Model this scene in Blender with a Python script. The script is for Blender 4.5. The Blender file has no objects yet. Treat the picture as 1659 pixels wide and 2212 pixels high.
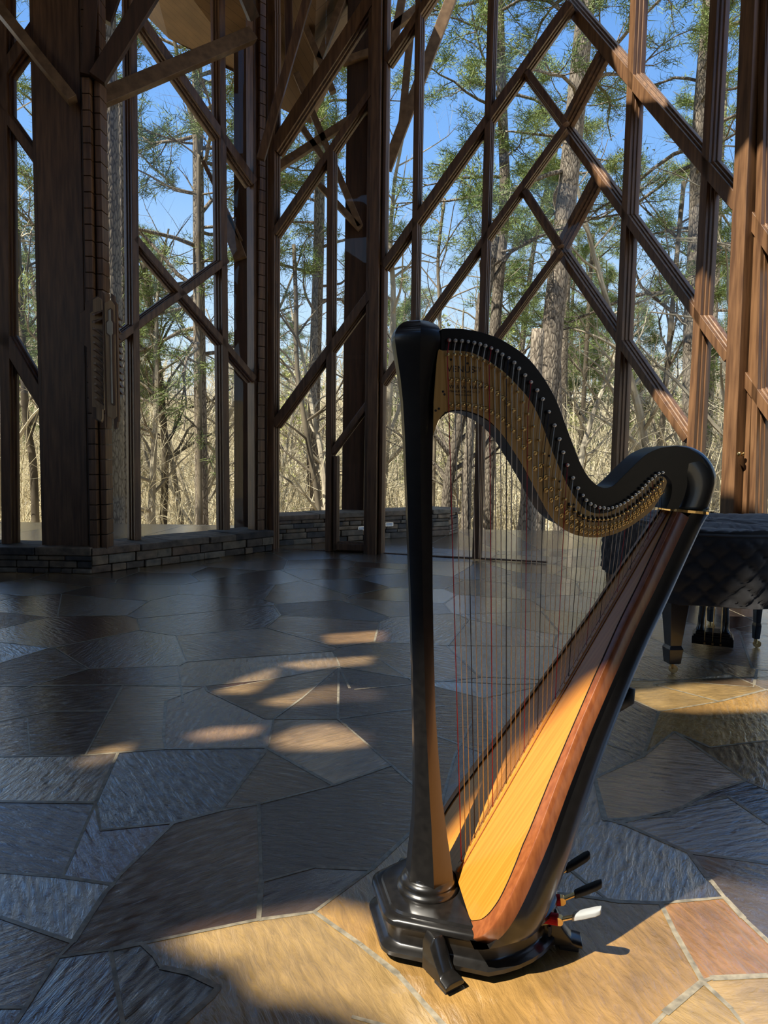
import bpy, bmesh, math, random
from mathutils import Vector, Matrix
from mathutils.geometry import delaunay_2d_cdt, tessellate_polygon
SC = bpy.context.scene
COL = SC.collection
V = Vector
PI = math.pi
# ------------------------------------------------------------------ camera
FPX, W, H = 1570.0, 1659, 2212
PITCH, ROLL, CAMZ = math.radians(5.0) * FPX / 1600, 0.0169, 1.45
CM = Matrix.Rotation(PI / 2 - PITCH, 4, 'X') @ Matrix.Rotation(ROLL, 4, 'Z')
CAM = V((0, 0, CAMZ))
cd = bpy.data.cameras.new('camera')
cam = bpy.data.objects.new('camera', cd)
COL.objects.link(cam)
cam.matrix_world = Matrix.Translation(CAM) @ CM
cd.sensor_fit = 'HORIZONTAL'
cd.sensor_width = 36
cd.lens = 36 * FPX / W
cd.clip_end = 500
SC.camera = cam
SC.view_settings.view_transform = 'Standard'
SC.view_settings.look = 'None'
SC.view_settings.gamma = 1
SC.view_settings.use_curve_mapping = False
SC.view_settings.exposure = 0.0
try:
    SC.cycles.max_bounces = 8
    SC.cycles.diffuse_bounces = 4
    SC.cycles.glossy_bounces = 3
    SC.cycles.transmission_bounces = 4
    SC.cycles.transparent_max_bounces = 24
    SC.cycles.caustics_reflective = False
    SC.cycles.caustics_refractive = False
    SC.cycles.sample_clamp_indirect = 6
except Exception:
    pass
# ------------------------------------------------------------------ sky and sun
SUNX, SUNY = 0.62, 0.42            # how far a shadow runs per metre of height
wd = bpy.data.worlds.new('sky')
SC.world = wd
wd.use_nodes = True
nt = wd.node_tree
bg = nt.nodes['Background']
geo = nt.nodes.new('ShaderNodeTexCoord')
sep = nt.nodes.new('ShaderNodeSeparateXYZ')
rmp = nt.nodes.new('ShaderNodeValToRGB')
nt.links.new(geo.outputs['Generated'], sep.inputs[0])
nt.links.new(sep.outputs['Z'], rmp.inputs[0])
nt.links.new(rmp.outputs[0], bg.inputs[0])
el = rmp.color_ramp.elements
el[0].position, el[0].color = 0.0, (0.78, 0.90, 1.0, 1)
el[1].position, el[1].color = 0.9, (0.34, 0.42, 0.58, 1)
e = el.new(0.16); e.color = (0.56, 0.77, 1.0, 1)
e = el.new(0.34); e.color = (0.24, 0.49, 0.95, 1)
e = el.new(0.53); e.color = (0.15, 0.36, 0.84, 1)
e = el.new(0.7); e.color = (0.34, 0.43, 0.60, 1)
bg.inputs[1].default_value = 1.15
sl = bpy.data.lights.new('sun', 'SUN')
sl.energy = 9.5
sl.angle = math.radians(0.53)
sl.color = (1.0, 0.93, 0.80)
sun = bpy.data.objects.new('sun', sl)
COL.objects.link(sun)
sun.rotation_euler = V((SUNX, SUNY, -1)).to_track_quat('-Z', 'Y').to_euler()
sun.location = (-20, -15, 30)

# ------------------------------------------------------------------ helpers
def ray(px, py):
    return CM.to_3x3() @ V(((px - W / 2) / FPX, -(py - H / 2) / FPX, -1))
def zat(px, py, z=0.0):
    d = ray(px, py); return CAM + d * ((z - CAMZ) / d.z)
def pat(px, py, p, n):
    d = ray(px, py); n = V(n); return CAM + d * (n.dot(V(p) - CAM) / n.dot(d))
def yat(px, py, Y):
    return pat(px, py, (0, Y, 0), (0, 1, 0))

class MB:
    def __init__(s): s.v = []; s.f = []
    def add(s, vs, fs):
        o = len(s.v); s.v += [tuple(x) for x in vs]; s.f += [tuple(i + o for i in f) for f in fs]; return s
    def box(s, c, size, rz=0.0):
        c = V(c); x, y, z = size[0] / 2, size[1] / 2, size[2] / 2
        R = Matrix.Rotation(rz, 3, 'Z')
        return s.add([c + R @ V((a * x, b * y, d * z)) for d in (-1, 1) for a, b in ((-1, -1), (1, -1), (1, 1), (-1, 1))],
                     [(3, 2, 1, 0), (4, 5, 6, 7), (0, 1, 5, 4), (1, 2, 6, 5), (2, 3, 7, 6), (3, 0, 4, 7)])
    def loft(s, rings, cap=True, closed=True):
        n = len(rings[0]); vs = [p for r in rings for p in r]; fs = []
        for k in range(len(rings) - 1):
            for i in range(n if closed else n - 1):
                j = (i + 1) % n
                fs.append((k * n + i, k * n + j, (k + 1) * n + j, (k + 1) * n + i))
        if cap:
            fs.append(tuple(range(n - 1, -1, -1))); fs.append(tuple((len(rings) - 1) * n + i for i in range(n)))
        return s.add(vs, fs)
    def prism(s, poly, off):
        off = V(off); return s.loft([[V(p) for p in poly], [V(p) + off for p in poly]])
    def tube(s, pts, rad, n=8, cap=True):
        pts = [V(p) for p in pts]
        if not hasattr(rad, '__len__'): rad = [rad] * len(pts)
        rings = []; up = None
        for i, p in enumerate(pts):
            t = (pts[min(i + 1, len(pts) - 1)] - pts[max(i - 1, 0)])
            t = t.normalized() if t.length > 1e-9 else V((0, 0, 1))
            if up is None: up = t.orthogonal().normalized()
            up = (up - t * up.dot(t)); up = up.normalized() if up.length > 1e-6 else t.orthogonal().normalized()
            b = t.cross(up)
            rings.append([p + (up * math.cos(2 * PI * k / n) + b * math.sin(2 * PI * k / n)) * rad[i] for k in range(n)])
        return s.loft(rings, cap)
    def lathe(s, c, prof, n=32, ax=None):
        c = V(c)
        if ax is None: M3 = Matrix.Identity(3)
        else: M3 = V(ax).to_track_quat('Z', 'Y').to_matrix()
        return s.loft([[c + M3 @ V((r * math.cos(2 * PI * k / n), r * math.sin(2 * PI * k / n), z)) for k in range(n)] for r, z in prof])
    def beam(s, P, Q, n, w, d0=0.06, d1=0.10, step=True, ext=0.0):
        P, Q, n = V(P), V(Q), V(n).normalized()
        a = (Q - P).normalized(); n = (n - a * n.dot(a)).normalized(); b = n.cross(a)
        P = P - a * ext; Q = Q + a * ext
        h = w / 2
        if step:
            hh = h * 0.62; m = hh + (h - hh) * 0.5
            sec = [(-hh, -d0), (hh, -d0), (hh, -d0 * 0.3), (m, -d0 * 0.3), (m, d1 * 0.25), (h, d1 * 0.25), (h, d1), (-h, d1), (-h, d1 * 0.25), (-m, d1 * 0.25), (-m, -d0 * 0.3), (-hh, -d0 * 0.3)]
        else:
            sec = [(-h, -d0), (h, -d0), (h, d1), (-h, d1)]
        return s.loft([[P + b * x + n * y for x, y in sec], [Q + b * x + n * y for x, y in sec]])
    def build(s, name, mat, parent=None, smooth=False, bevel=0.0, seg=2, kind=None):
        me = bpy.data.meshes.new(name)
        me.from_pydata(s.v, [], s.f)
        if mat is not None: me.materials.append(mat)
        me.update()
        bm = bmesh.new(); bm.from_mesh(me); bmesh.ops.recalc_face_normals(bm, faces=bm.faces); bm.to_mesh(me); bm.free()
        if smooth: me.polygons.foreach_set('use_smooth', [True] * len(me.polygons))
        o = bpy.data.objects.new(name, me); COL.objects.link(o)
        if parent is not None: o.parent = parent; o.matrix_parent_inverse = Matrix.Translation(-parent.location) if parent.parent is None else parent.matrix_basis.inverted()
        if bevel:
            m = o.modifiers.new('bevel', 'BEVEL'); m.width = bevel; m.segments = seg; m.limit_method = 'ANGLE'; m.angle_limit = math.radians(40)
            me.polygons.foreach_set('use_smooth', [True] * len(me.polygons))
            o.modifiers.new('wn', 'WEIGHTED_NORMAL')
        if kind: o['kind'] = kind
        return o
def tag(o, label=None, cat=None, group=None, kind=None):
    if label: o['label'] = label
    if cat: o['category'] = cat
    if group: o['group'] = group
    if kind: o['kind'] = kind
    return o
def thing(name, loc=(0, 0, 0), label=None, cat=None, group=None, kind=None):
    o = bpy.data.objects.new(name, None); COL.objects.link(o); o.location = loc; o.empty_display_size = 0.1
    return tag(o, label, cat, group, kind)
def smooth_by_angle(o, deg=35):
    me = o.data
    bm = bmesh.new(); bm.from_mesh(me)
    for ed in bm.edges:
        if len(ed.link_faces) == 2 and ed.calc_face_angle(0) > math.radians(deg): ed.smooth = False
    for f in bm.faces: f.smooth = True
    bm.to_mesh(me); bm.free()
    return o
def lerp_list(tab, x):
    if x <= tab[0][0]: return tab[0][1]
    for (a, b), (c, d) in zip(tab, tab[1:]):
        if x <= c: return b + (d - b) * (x - a) / (c - a)
    return tab[-1][1]
def resample(pts, n):
    L = [0.0]
    for a, b in zip(pts, pts[1:]): L.append(L[-1] + math.hypot(b[0] - a[0], b[1] - a[1]))
    out = []
    for i in range(n):
        t = L[-1] * i / (n - 1); k = 0
        while k < len(L) - 2 and L[k + 1] < t: k += 1
        f = (t - L[k]) / max(L[k + 1] - L[k], 1e-9)
        out.append((pts[k][0] + (pts[k + 1][0] - pts[k][0]) * f, pts[k][1] + (pts[k + 1][1] - pts[k][1]) * f))
    return out
def spline(pts, per=5):
    out = []
    for i in range(len(pts) - 1):
        p0, p1, p2, p3 = pts[max(i - 1, 0)], pts[i], pts[i + 1], pts[min(i + 2, len(pts) - 1)]
        for k in range(per):
            t = k / per
            out.append(tuple(0.5 * (2 * b + (c - a) * t + (2 * a - 5 * b + 4 * c - d) * t * t + (-a + 3 * b - 3 * c + d) * t ** 3) for a, b, c, d in zip(p0, p1, p2, p3)))
    out.append(tuple(pts[-1])); return out

# ------------------------------------------------------------------ materials
def mat(name, col, rough=0.5, metal=0.0, spec=0.5, coat=0.0, coat_rough=0.1):
    m = bpy.data.materials.new(name); m.use_nodes = True
    b = m.node_tree.nodes['Principled BSDF']
    b.inputs['Base Color'].default_value = (*col, 1); b.inputs['Roughness'].default_value = rough
    b.inputs['Metallic'].default_value = metal; b.inputs['Specular IOR Level'].default_value = spec
    b.inputs['Coat Weight'].default_value = coat; b.inputs['Coat Roughness'].default_value = coat_rough
    return m
def nodes(m): return m.node_tree.nodes, m.node_tree.links, m.node_tree.nodes['Principled BSDF']
def noise_col(m, c1, c2, scale=(1, 1, 1), nscale=5.0, detail=6, lo=0.35, hi=0.65, bump=0.0, bdist=0.01, coord='Object', rand=0.0, dist=0.0):
    N, L, b = nodes(m)
    tc = N.new('ShaderNodeTexCoord'); mp = N.new('ShaderNodeMapping'); mp.inputs['Scale'].default_value = scale
    L.new(tc.outputs[coord], mp.inputs[0])
    nz = N.new('ShaderNodeTexNoise'); nz.inputs['Scale'].default_value = nscale; nz.inputs['Detail'].default_value = detail
    nz.inputs['Distortion'].default_value = dist
    L.new(mp.outputs[0], nz.inputs['Vector'])
    r = N.new('ShaderNodeValToRGB'); r.color_ramp.elements[0].position = lo; r.color_ramp.elements[1].position = hi
    r.color_ramp.elements[0].color = (*c1, 1); r.color_ramp.elements[1].color = (*c2, 1)
    L.new(nz.outputs[0], r.inputs[0])
    out = r.outputs[0]
    if rand:
        oi = N.new('ShaderNodeObjectInfo'); mr = N.new('ShaderNodeMapRange')
        mr.inputs['To Min'].default_value = 1 - rand; mr.inputs['To Max'].default_value = 1 + rand
        L.new(oi.outputs['Random'], mr.inputs['Value'])
        hs = N.new('ShaderNodeHueSaturation'); L.new(mr.outputs[0], hs.inputs['Value']); L.new(out, hs.inputs['Color']); out = hs.outputs[0]
    L.new(out, b.inputs['Base Color'])
    if bump:
        bp = N.new('ShaderNodeBump'); bp.inputs['Strength'].default_value = bump; bp.inputs['Distance'].default_value = bdist
        L.new(nz.outputs[0], bp.inputs['Height']); L.new(bp.outputs[0], b.inputs['Normal'])
    return m
M = {}
M['timber'] = noise_col(mat('cedar timber', (.3, .15, .06), 0.42), (.105, .05, .023), (.23, .118, .053), (14, 14, 1.1), 2.0, 8, bump=.12, bdist=.004)
M['timber_dark'] = noise_col(mat('dark stained timber', (.1, .05, .03), 0.5), (.055, .028, .016), (.10, .05, .027), (12, 12, 0.9), 2.0, 8)
M['timber_light'] = noise_col(mat('pale strut timber', (.3, .18, .1), 0.5), (.16, .095, .05), (.27, .165, .09), (5, 5, 5), 2.0, 8)
M['soffit'] = mat('planked soffit', (.3, .18, .09), 0.55)
N, L, b = nodes(M['soffit'])
tc = N.new('ShaderNodeTexCoord'); mp = N.new('ShaderNodeMapping'); mp.inputs['Rotation'].default_value = (0, 0, math.radians(-40)); L.new(tc.outputs['Object'], mp.inputs[0])
wv = N.new('ShaderNodeTexWave'); wv.inputs['Scale'].default_value = 2.4; wv.bands_direction = 'Y'; wv.wave_profile = 'SAW'; L.new(mp.outputs[0], wv.inputs['Vector'])
rr = N.new('ShaderNodeValToRGB'); rr.color_ramp.elements[0].position = .0; rr.color_ramp.elements[1].position = .06
rr.color_ramp.elements[0].color = (.03, .015, .008, 1); rr.color_ramp.elements[1].color = (.26, .145, .065, 1); L.new(wv.outputs[0], rr.inputs[0])
nz = N.new('ShaderNodeTexNoise'); nz.inputs['Scale'].default_value = 3; L.new(mp.outputs[0], nz.inputs['Vector'])
mx = N.new('ShaderNodeMix'); mx.data_type = 'RGBA'; mx.blend_type = 'MULTIPLY'; mx.inputs[0].default_value = .6; L.new(rr.outputs[0], mx.inputs[6]); L.new(nz.outputs[0], mx.inputs[7])
L.new(mx.outputs[2], b.inputs['Base Color'])
M['lacquer'] = mat('black lacquer', (.010, .009, .008), 0.30, 0, .5, .45, .10)
noise_col(M['lacquer'], (.007, .0065, .006), (.012, .011, .010), (1, 1, 1), 40)
M['lacquer_neck'] = noise_col(mat('black satin lacquer', (.006, .0045, .004), 0.38, 0, .3, .12, .2), (.005, .004, .0035), (.008, .006, .005), (1, 1, 1), 40)
M['spruce'] = noise_col(mat('spruce soundboard', (.7, .36, .07), 0.36, 0, .45, .25, .2), (.66, .30, .045), (.76, .39, .075), (1, 1, 1), 3, 5, coord='Object')
N, L, b = nodes(M['spruce'])
tc = N.new('ShaderNodeTexCoord'); mp = N.new('ShaderNodeMapping'); mp.inputs['Scale'].default_value = (1, 55, 1); mp.inputs['Rotation'].default_value = (0, 0, -math.radians(12)); L.new(tc.outputs['Object'], mp.inputs[0])
nz = N.new('ShaderNodeTexNoise'); nz.inputs['Scale'].default_value = 2.2; nz.inputs['Detail'].default_value = 3; L.new(mp.outputs[0], nz.inputs['Vector'])
rr = N.new('ShaderNodeValToRGB'); rr.color_ramp.elements[0].position = .38; rr.color_ramp.elements[1].position = .6
rr.color_ramp.elements[0].color = (.54, .195, .021, 1); rr.color_ramp.elements[1].color = (.62, .245, .032, 1); L.new(nz.outputs[0], rr.inputs[0]); L.new(rr.outputs[0], b.inputs['Base Color'])
M['mahogany'] = noise_col(mat('mahogany edging', (.3, .1, .04), 0.3, 0, .5, .4, .15), (.22, .062, .018), (.32, .10, .030), (26, 26, 4), 3, 4)
M['plate'] = noise_col(mat('maple neck plate', (.55, .3, .07), 0.34, 0, .5, .3, .2), (.60, .33, .075), (.72, .43, .12), (30, 30, 1.2), 3, 4)
M['brass'] = noise_col(mat('brass', (.75, .5, .2), 0.25, 1.0), (.72, .46, .17), (.82, .58, .26), (1, 1, 1), 60)
M['steel'] = noise_col(mat('steel pin', (.7, .7, .68), 0.3, 1.0), (.6, .6, .58), (.8, .8, .78), (1, 1, 1), 60)
M['str_red'] = noise_col(mat('red string', (.5, .02, .03), 0.4), (.42, .012, .02), (.58, .02, .035), (1, 1, 1), 50)
M['str_blk'] = noise_col(mat('dark blue string', (.01, .01, .02), 0.4), (.008, .008, .02), (.015, .015, .03), (1, 1, 1), 50)
M['str_wht'] = noise_col(mat('gut string', (.6, .55, .45), 0.4), (.66, .60, .48), (.80, .75, .62), (1, 1, 1), 50)
M['felt'] = noise_col(mat('red felt', (.5, .01, .02), 0.9), (.42, .006, .015), (.55, .015, .03), (1, 1, 1), 80, bump=.3)
M['rubber'] = noise_col(mat('black rubber', (.012, .012, .012), 0.6), (.01, .01, .01), (.016, .016, .016), (1, 1, 1), 50)
M['clear'] = noise_col(mat('clear plastic', (.8, .82, .82), 0.12), (.75, .78, .78), (.86, .88, .88), (1, 1, 1), 20)
nodes(M['clear'])[2].inputs['Transmission Weight'].default_value = 0.55
M['ink'] = noise_col(mat('black print', (.01, .008, .006), 0.6), (.009, .007, .006), (.013, .01, .008), (1, 1, 1), 50)
M['quilt'] = noise_col(mat('black quilted cloth', (.012, .012, .014), 0.75, 0, .35), (.013, .0128, .014), (.027, .026, .028), (1, 1, 1), 9, 6, bump=.35, bdist=.01)
nodes(M['quilt'])[2].inputs['Sheen Weight'].default_value = 0.25
M['ebony'] = noise_col(mat('ebony piano leg', (.01, .009, .008), 0.25, 0, .5, .4, .1), (.008, .007, .006), (.013, .011, .010), (1, 1, 1), 30)
M['stonewall'] = mat('ledge stone', (.2, .17, .13), 0.75)
N, L, b = nodes(M['stonewall'])
at = N.new('ShaderNodeVertexColor'); at.layer_name = 'scol'
tc = N.new('ShaderNodeTexCoord'); nz = N.new('ShaderNodeTexNoise'); nz.inputs['Scale'].default_value = 9; nz.inputs['Detail'].default_value = 8; L.new(tc.outputs['Object'], nz.inputs['Vector'])
rr = N.new('ShaderNodeValToRGB'); rr.color_ramp.elements[0].position = .3; rr.color_ramp.elements[1].position = .7; rr.color_ramp.elements[0].color = (.45, .45, .45, 1); rr.color_ramp.elements[1].color = (1.2, 1.15, 1.1, 1); L.new(nz.outputs[0], rr.inputs[0])
mx = N.new('ShaderNodeMix'); mx.data_type = 'RGBA'; mx.blend_type = 'MULTIPLY'; mx.inputs[0].default_value = 1; L.new(at.outputs[0], mx.inputs[6]); L.new(rr.outputs[0], mx.inputs[7]); L.new(mx.outputs[2], b.inputs['Base Color'])
bp = N.new('ShaderNodeBump'); bp.inputs['Strength'].default_value = .6; bp.inputs['Distance'].default_value = .03; L.new(nz.outputs[0], bp.inputs['Height']); L.new(bp.outputs[0], b.inputs['Normal'])
M['bark'] = mat('pine bark', (.2, .16, .12), 0.9, 0, .2)
N, L, b = nodes(M['bark'])
tc = N.new('ShaderNodeTexCoord'); mp = N.new('ShaderNodeMapping'); mp.inputs['Scale'].default_value = (13, 13, 3.6); L.new(tc.outputs['Object'], mp.inputs[0])
vo = N.new('ShaderNodeTexVoronoi'); vo.feature = 'DISTANCE_TO_EDGE'; vo.inputs['Scale'].default_value = 1.6; L.new(mp.outputs[0], vo.inputs['Vector'])
nz = N.new('ShaderNodeTexNoise'); nz.inputs['Scale'].default_value = 1.2; nz.inputs['Detail'].default_value = 6; L.new(mp.outputs[0], nz.inputs['Vector'])
rr = N.new('ShaderNodeValToRGB'); rr.color_ramp.elements[0].position = .02; rr.color_ramp.elements[1].position = .16; rr.color_ramp.elements[0].color = (.13, .10, .075, 1); rr.color_ramp.elements[1].color = (.40, .33, .25, 1); L.new(vo.outputs[0], rr.inputs[0])
mx = N.new('ShaderNodeMix'); mx.data_type = 'RGBA'; mx.blend_type = 'MULTIPLY'; mx.inputs[0].default_value = .75; L.new(rr.outputs[0], mx.inputs[6]); L.new(nz.outputs[0], mx.inputs[7])
oi = N.new('ShaderNodeObjectInfo'); mr = N.new('ShaderNodeMapRange'); mr.inputs['To Min'].default_value = .7; mr.inputs['To Max'].default_value = 1.5; L.new(oi.outputs['Random'], mr.inputs['Value'])
hs = N.new('ShaderNodeHueSaturation'); L.new(mr.outputs[0], hs.inputs['Value']); L.new(mx.outputs[2], hs.inputs['Color']); hs.inputs['Saturation'].default_value = .9; L.new(hs.outputs[0], b.inputs['Base Color'])
bp = N.new('ShaderNodeBump'); bp.inputs['Strength'].default_value = .7; bp.inputs['Distance'].default_value = .04; L.new(vo.outputs[0], bp.inputs['Height']); L.new(bp.outputs[0], b.inputs['Normal'])
M['twig'] = noise_col(mat('bare grey wood', (.2, .16, .12), 0.9, 0, .15), (.075, .060, .045), (.21, .175, .125), (1, 1, .4), 2, 5, rand=.35)
M['thicket'] = noise_col(mat('tan thicket stems', (.4, .33, .2), 0.9, 0, .1), (.42, .36, .22), (.80, .72, .52), (1, 1, 1), .5, 4)
M['twig_pale'] = noise_col(mat('pale bare twigs', (.4, .36, .28), 0.9, 0, .15), (.20, .17, .125), (.52, .46, .35), (1, 1, .6), 1.5, 5, rand=.35)
M['needle'] = noise_col(mat('pine needles', (.1, .14, .04), 0.6, 0, .3), (.10, .15, .040), (.24, .29, .085), (1, 1, 1), .9, 3, rand=.2)
M['leaf'] = noise_col(mat('pale spring leaves', (.3, .33, .1), 0.7, 0, .2), (.26, .30, .08), (.42, .42, .16), (1, 1, 1), .8, 3, rand=.15)
M['ground'] = noise_col(mat('leaf litter', (.35, .27, .16), 0.95, 0, .1), (.38, .30, .18), (.62, .52, .33), (1, 1, 1), 1.2, 8)
M['terrace'] = mat('terrace flags', (.3, .3, .26), 0.7)
N, L, b = nodes(M['terrace'])
tc = N.new('ShaderNodeTexCoord'); vo = N.new('ShaderNodeTexVoronoi'); vo.inputs['Scale'].default_value = 1.7; L.new(tc.outputs['Object'], vo.inputs['Vector'])
ve = N.new('ShaderNodeTexVoronoi'); ve.feature = 'DISTANCE_TO_EDGE'; ve.inputs['Scale'].default_value = 1.7; L.new(tc.outputs['Object'], ve.inputs['Vector'])
r1 = N.new('ShaderNodeValToRGB'); r1.color_ramp.elements[0].color = (.38, .37, .23, 1); r1.color_ramp.elements[1].color = (.56, .52, .34, 1)
sp = N.new('ShaderNodeSeparateColor'); L.new(vo.outputs['Color'], sp.inputs[0]); L.new(sp.outputs[0], r1.inputs[0])
r2 = N.new('ShaderNodeValToRGB'); r2.color_ramp.elements[0].position = .01; r2.color_ramp.elements[1].position = .03; r2.color_ramp.elements[0].color = (.4, .4, .4, 1); L.new(ve.outputs[0], r2.inputs[0])
mx = N.new('ShaderNodeMix'); mx.data_type = 'RGBA'; mx.blend_type = 'MULTIPLY'; mx.inputs[0].default_value = 1; L.new(r1.outputs[0], mx.inputs[6]); L.new(r2.outputs[0], mx.inputs[7]); L.new(mx.outputs[2], b.inputs['Base Color'])
M['lamp_white'] = noise_col(mat('white step light lens', (.8, .82, .85), 0.4), (.75, .78, .8), (.85, .87, .9), (1, 1, 1), 20)
M['sconce_wood'] = noise_col(mat('pale sconce wood', (.4, .25, .12), 0.5), (.46, .30, .15), (.58, .39, .20), (30, 30, 2), 2, 6)
M['sconce_glass'] = noise_col(mat('frosted sconce glass', (.6, .55, .42), 0.4), (.55, .5, .38), (.65, .6, .46), (1, 1, 1), 10)
M['roofdark'] = noise_col(mat('dark roof timber', (.05, .03, .02), 0.7), (.04, .024, .015), (.07, .04, .024), (3, 3, 3), 2, 5)
# glass: clear with Fresnel reflection
gm = bpy.data.materials.new('window glass'); gm.use_nodes = True
N, L = gm.node_tree.nodes, gm.node_tree.links
N.clear()
o_ = N.new('ShaderNodeOutputMaterial'); t_ = N.new('ShaderNodeBsdfTransparent'); t_.inputs[0].default_value = (.965, .975, .97, 1)
g_ = N.new('ShaderNodeBsdfGlossy'); g_.inputs['Roughness'].default_value = .0; g_.inputs[0].default_value = (1, 1, 1, 1)
f_ = N.new('ShaderNodeFresnel'); f_.inputs[0].default_value = 1.32
gg = N.new('ShaderNodeNewGeometry'); iv = N.new('ShaderNodeMath'); iv.operation = 'SUBTRACT'; iv.inputs[0].default_value = 1; L.new(gg.outputs['Backfacing'], iv.inputs[1])
ml = N.new('ShaderNodeMath'); ml.operation = 'MULTIPLY'; L.new(iv.outputs[0], ml.inputs[0]); L.new(f_.outputs[0], ml.inputs[1])
m_ = N.new('ShaderNodeMixShader'); L.new(ml.outputs[0], m_.inputs[0]); L.new(t_.outputs[0], m_.inputs[1]); L.new(g_.outputs[0], m_.inputs[2]); L.new(m_.outputs[0], o_.inputs[0])
M['glass'] = gm
# floor: each flagstone carries its own colour and grain direction
fm = mat('sealed flagstone', (.1, .08, .06), 0.25, 0, .9, 1.0, .10)
fm.node_tree.nodes['Principled BSDF'].inputs['Coat IOR'].default_value = 2.2
N, L, b = nodes(fm)
ca = N.new('ShaderNodeVertexColor'); ca.layer_name = 'scol'
da = N.new('ShaderNodeVertexColor'); da.layer_name = 'sdir'
sd = N.new('ShaderNodeSeparateColor'); L.new(da.outputs[0], sd.inputs[0])
tc = N.new('ShaderNodeTexCoord')
an = N.new('ShaderNodeMath'); an.operation = 'MULTIPLY'; an.inputs[1].default_value = 2 * PI; L.new(sd.outputs[0], an.inputs[0])
vr = N.new('ShaderNodeVectorRotate'); vr.rotation_type = 'Z_AXIS'; L.new(tc.outputs['Object'], vr.inputs['Vector']); L.new(an.outputs[0], vr.inputs['Angle'])
of = N.new('ShaderNodeVectorMath'); of.operation = 'MULTIPLY_ADD'; of.inputs[1].default_value = (37, 37, 37); L.new(da.outputs[0], of.inputs[0]); L.new(vr.outputs[0], of.inputs[2])
mp = N.new('ShaderNodeMapping'); mp.inputs['Scale'].default_value = (3.2, 13, 1); L.new(of.outputs[0], mp.inputs[0])
n1 = N.new('ShaderNodeTexNoise'); n1.inputs['Scale'].default_value = 3.2; n1.inputs['Detail'].default_value = 7; n1.inputs['Roughness'].default_value = .62; n1.inputs['Distortion'].default_value = .6; L.new(mp.outputs[0], n1.inputs['Vector'])
n2 = N.new('ShaderNodeTexNoise'); n2.inputs['Scale'].default_value = 38; n2.inputs['Detail'].default_value = 4; L.new(of.outputs[0], n2.inputs['Vector'])
n3 = N.new('ShaderNodeTexNoise'); n3.inputs['Scale'].default_value = 3.5; n3.inputs['Detail'].default_value = 6; L.new(of.outputs[0], n3.inputs['Vector'])
rr = N.new('ShaderNodeValToRGB'); rr.color_ramp.elements[0].position = .3; rr.color_ramp.elements[1].position = .72; rr.color_ramp.elements[0].color = (.55, .5, .5, 1); rr.color_ramp.elements[1].color = (1.25, 1.15, 1.0, 1); L.new(n3.outputs[0], rr.inputs[0])
mx = N.new('ShaderNodeMix'); mx.data_type = 'RGBA'; mx.blend_type = 'MULTIPLY'; mx.inputs[0].default_value = .85; L.new(ca.outputs[0], mx.inputs[6]); L.new(rr.outputs[0], mx.inputs[7])
r4 = N.new('ShaderNodeValToRGB'); r4.color_ramp.elements[0].position = .35; r4.color_ramp.elements[1].position = .65; r4.color_ramp.elements[0].color = (.7, .7, .7, 1); r4.color_ramp.elements[1].color = (1.2, 1.2, 1.2, 1); L.new(n1.outputs[0], r4.inputs[0])
mx2 = N.new('ShaderNodeMix'); mx2.data_type = 'RGBA'; mx2.blend_type = 'MULTIPLY'; mx2.inputs[0].default_value = .7; L.new(mx.outputs[2], mx2.inputs[6]); L.new(r4.outputs[0], mx2.inputs[7]); L.new(mx2.outputs[2], b.inputs['Base Color'])
b1 = N.new('ShaderNodeBump'); b1.inputs['Distance'].default_value = .022; L.new(n1.outputs[0], b1.inputs['Height'])
bs = N.new('ShaderNodeMapRange'); bs.inputs['To Min'].default_value = .22; bs.inputs['To Max'].default_value = .7; L.new(sd.outputs[1], bs.inputs['Value']); L.new(bs.outputs[0], b1.inputs['Strength'])
b2 = N.new('ShaderNodeBump'); b2.inputs['Distance'].default_value = .004; b2.inputs['Strength'].default_value = .4; L.new(n2.outputs[0], b2.inputs['Height']); L.new(b1.outputs[0], b2.inputs['Normal']); L.new(b2.outputs[0], b.inputs['Normal']); 
b3 = N.new('ShaderNodeBump'); b3.inputs['Distance'].default_value = .012; L.new(n1.outputs[0], b3.inputs['Height']); L.new(bs.outputs[0], b3.inputs['Strength'])
b4 = N.new('ShaderNodeBump'); b4.inputs['Distance'].default_value = .0015; b4.inputs['Strength'].default_value = .35; L.new(n2.outputs[0], b4.inputs['Height']); L.new(b3.outputs[0], b4.inputs['Normal']); L.new(b4.outputs[0], b.inputs['Coat Normal'])
mr = N.new('ShaderNodeMapRange'); mr.inputs['To Min'].default_value = .07; mr.inputs['To Max'].default_value = .18; L.new(n2.outputs[0], mr.inputs['Value']); L.new(mr.outputs[0], b.inputs['Roughness'])
M['floor'] = fm
M['grout'] = noise_col(mat('mortar joint', (.2, .17, .13), 0.35, 0, .5, .8, .25), (.17, .15, .11), (.36, .31, .22), (1, 1, 1), 30, 5, bump=.5, bdist=.006)

def colour_faces(me, cols, layer):
    a = me.color_attributes.new(layer, 'FLOAT_COLOR', 'CORNER')
    buf = []
    for p in me.polygons:
        c = cols[p.index]
        buf += [c[0], c[1], c[2], 1.0] * p.loop_total
    a.data.foreach_set('color', buf)

# ------------------------------------------------------------------ plan of the chapel
PW = [V((-9.0, 8.35, 0)), V((-3.55, 8.42, 0)), V((-1.62, 10.42, 0)), V((0.0, 10.12, 0)), V((2.39, 9.33, 0)), V((3.50, 7.12, 0)), V((4.35, 5.4, 0))]
def plane(i):
    a, b = PW[i], PW[i + 1]; d = (b - a).normalized(); return a, V((-d.y, d.x, 0))    # normal points outside
CEIL = 9.2

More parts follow.
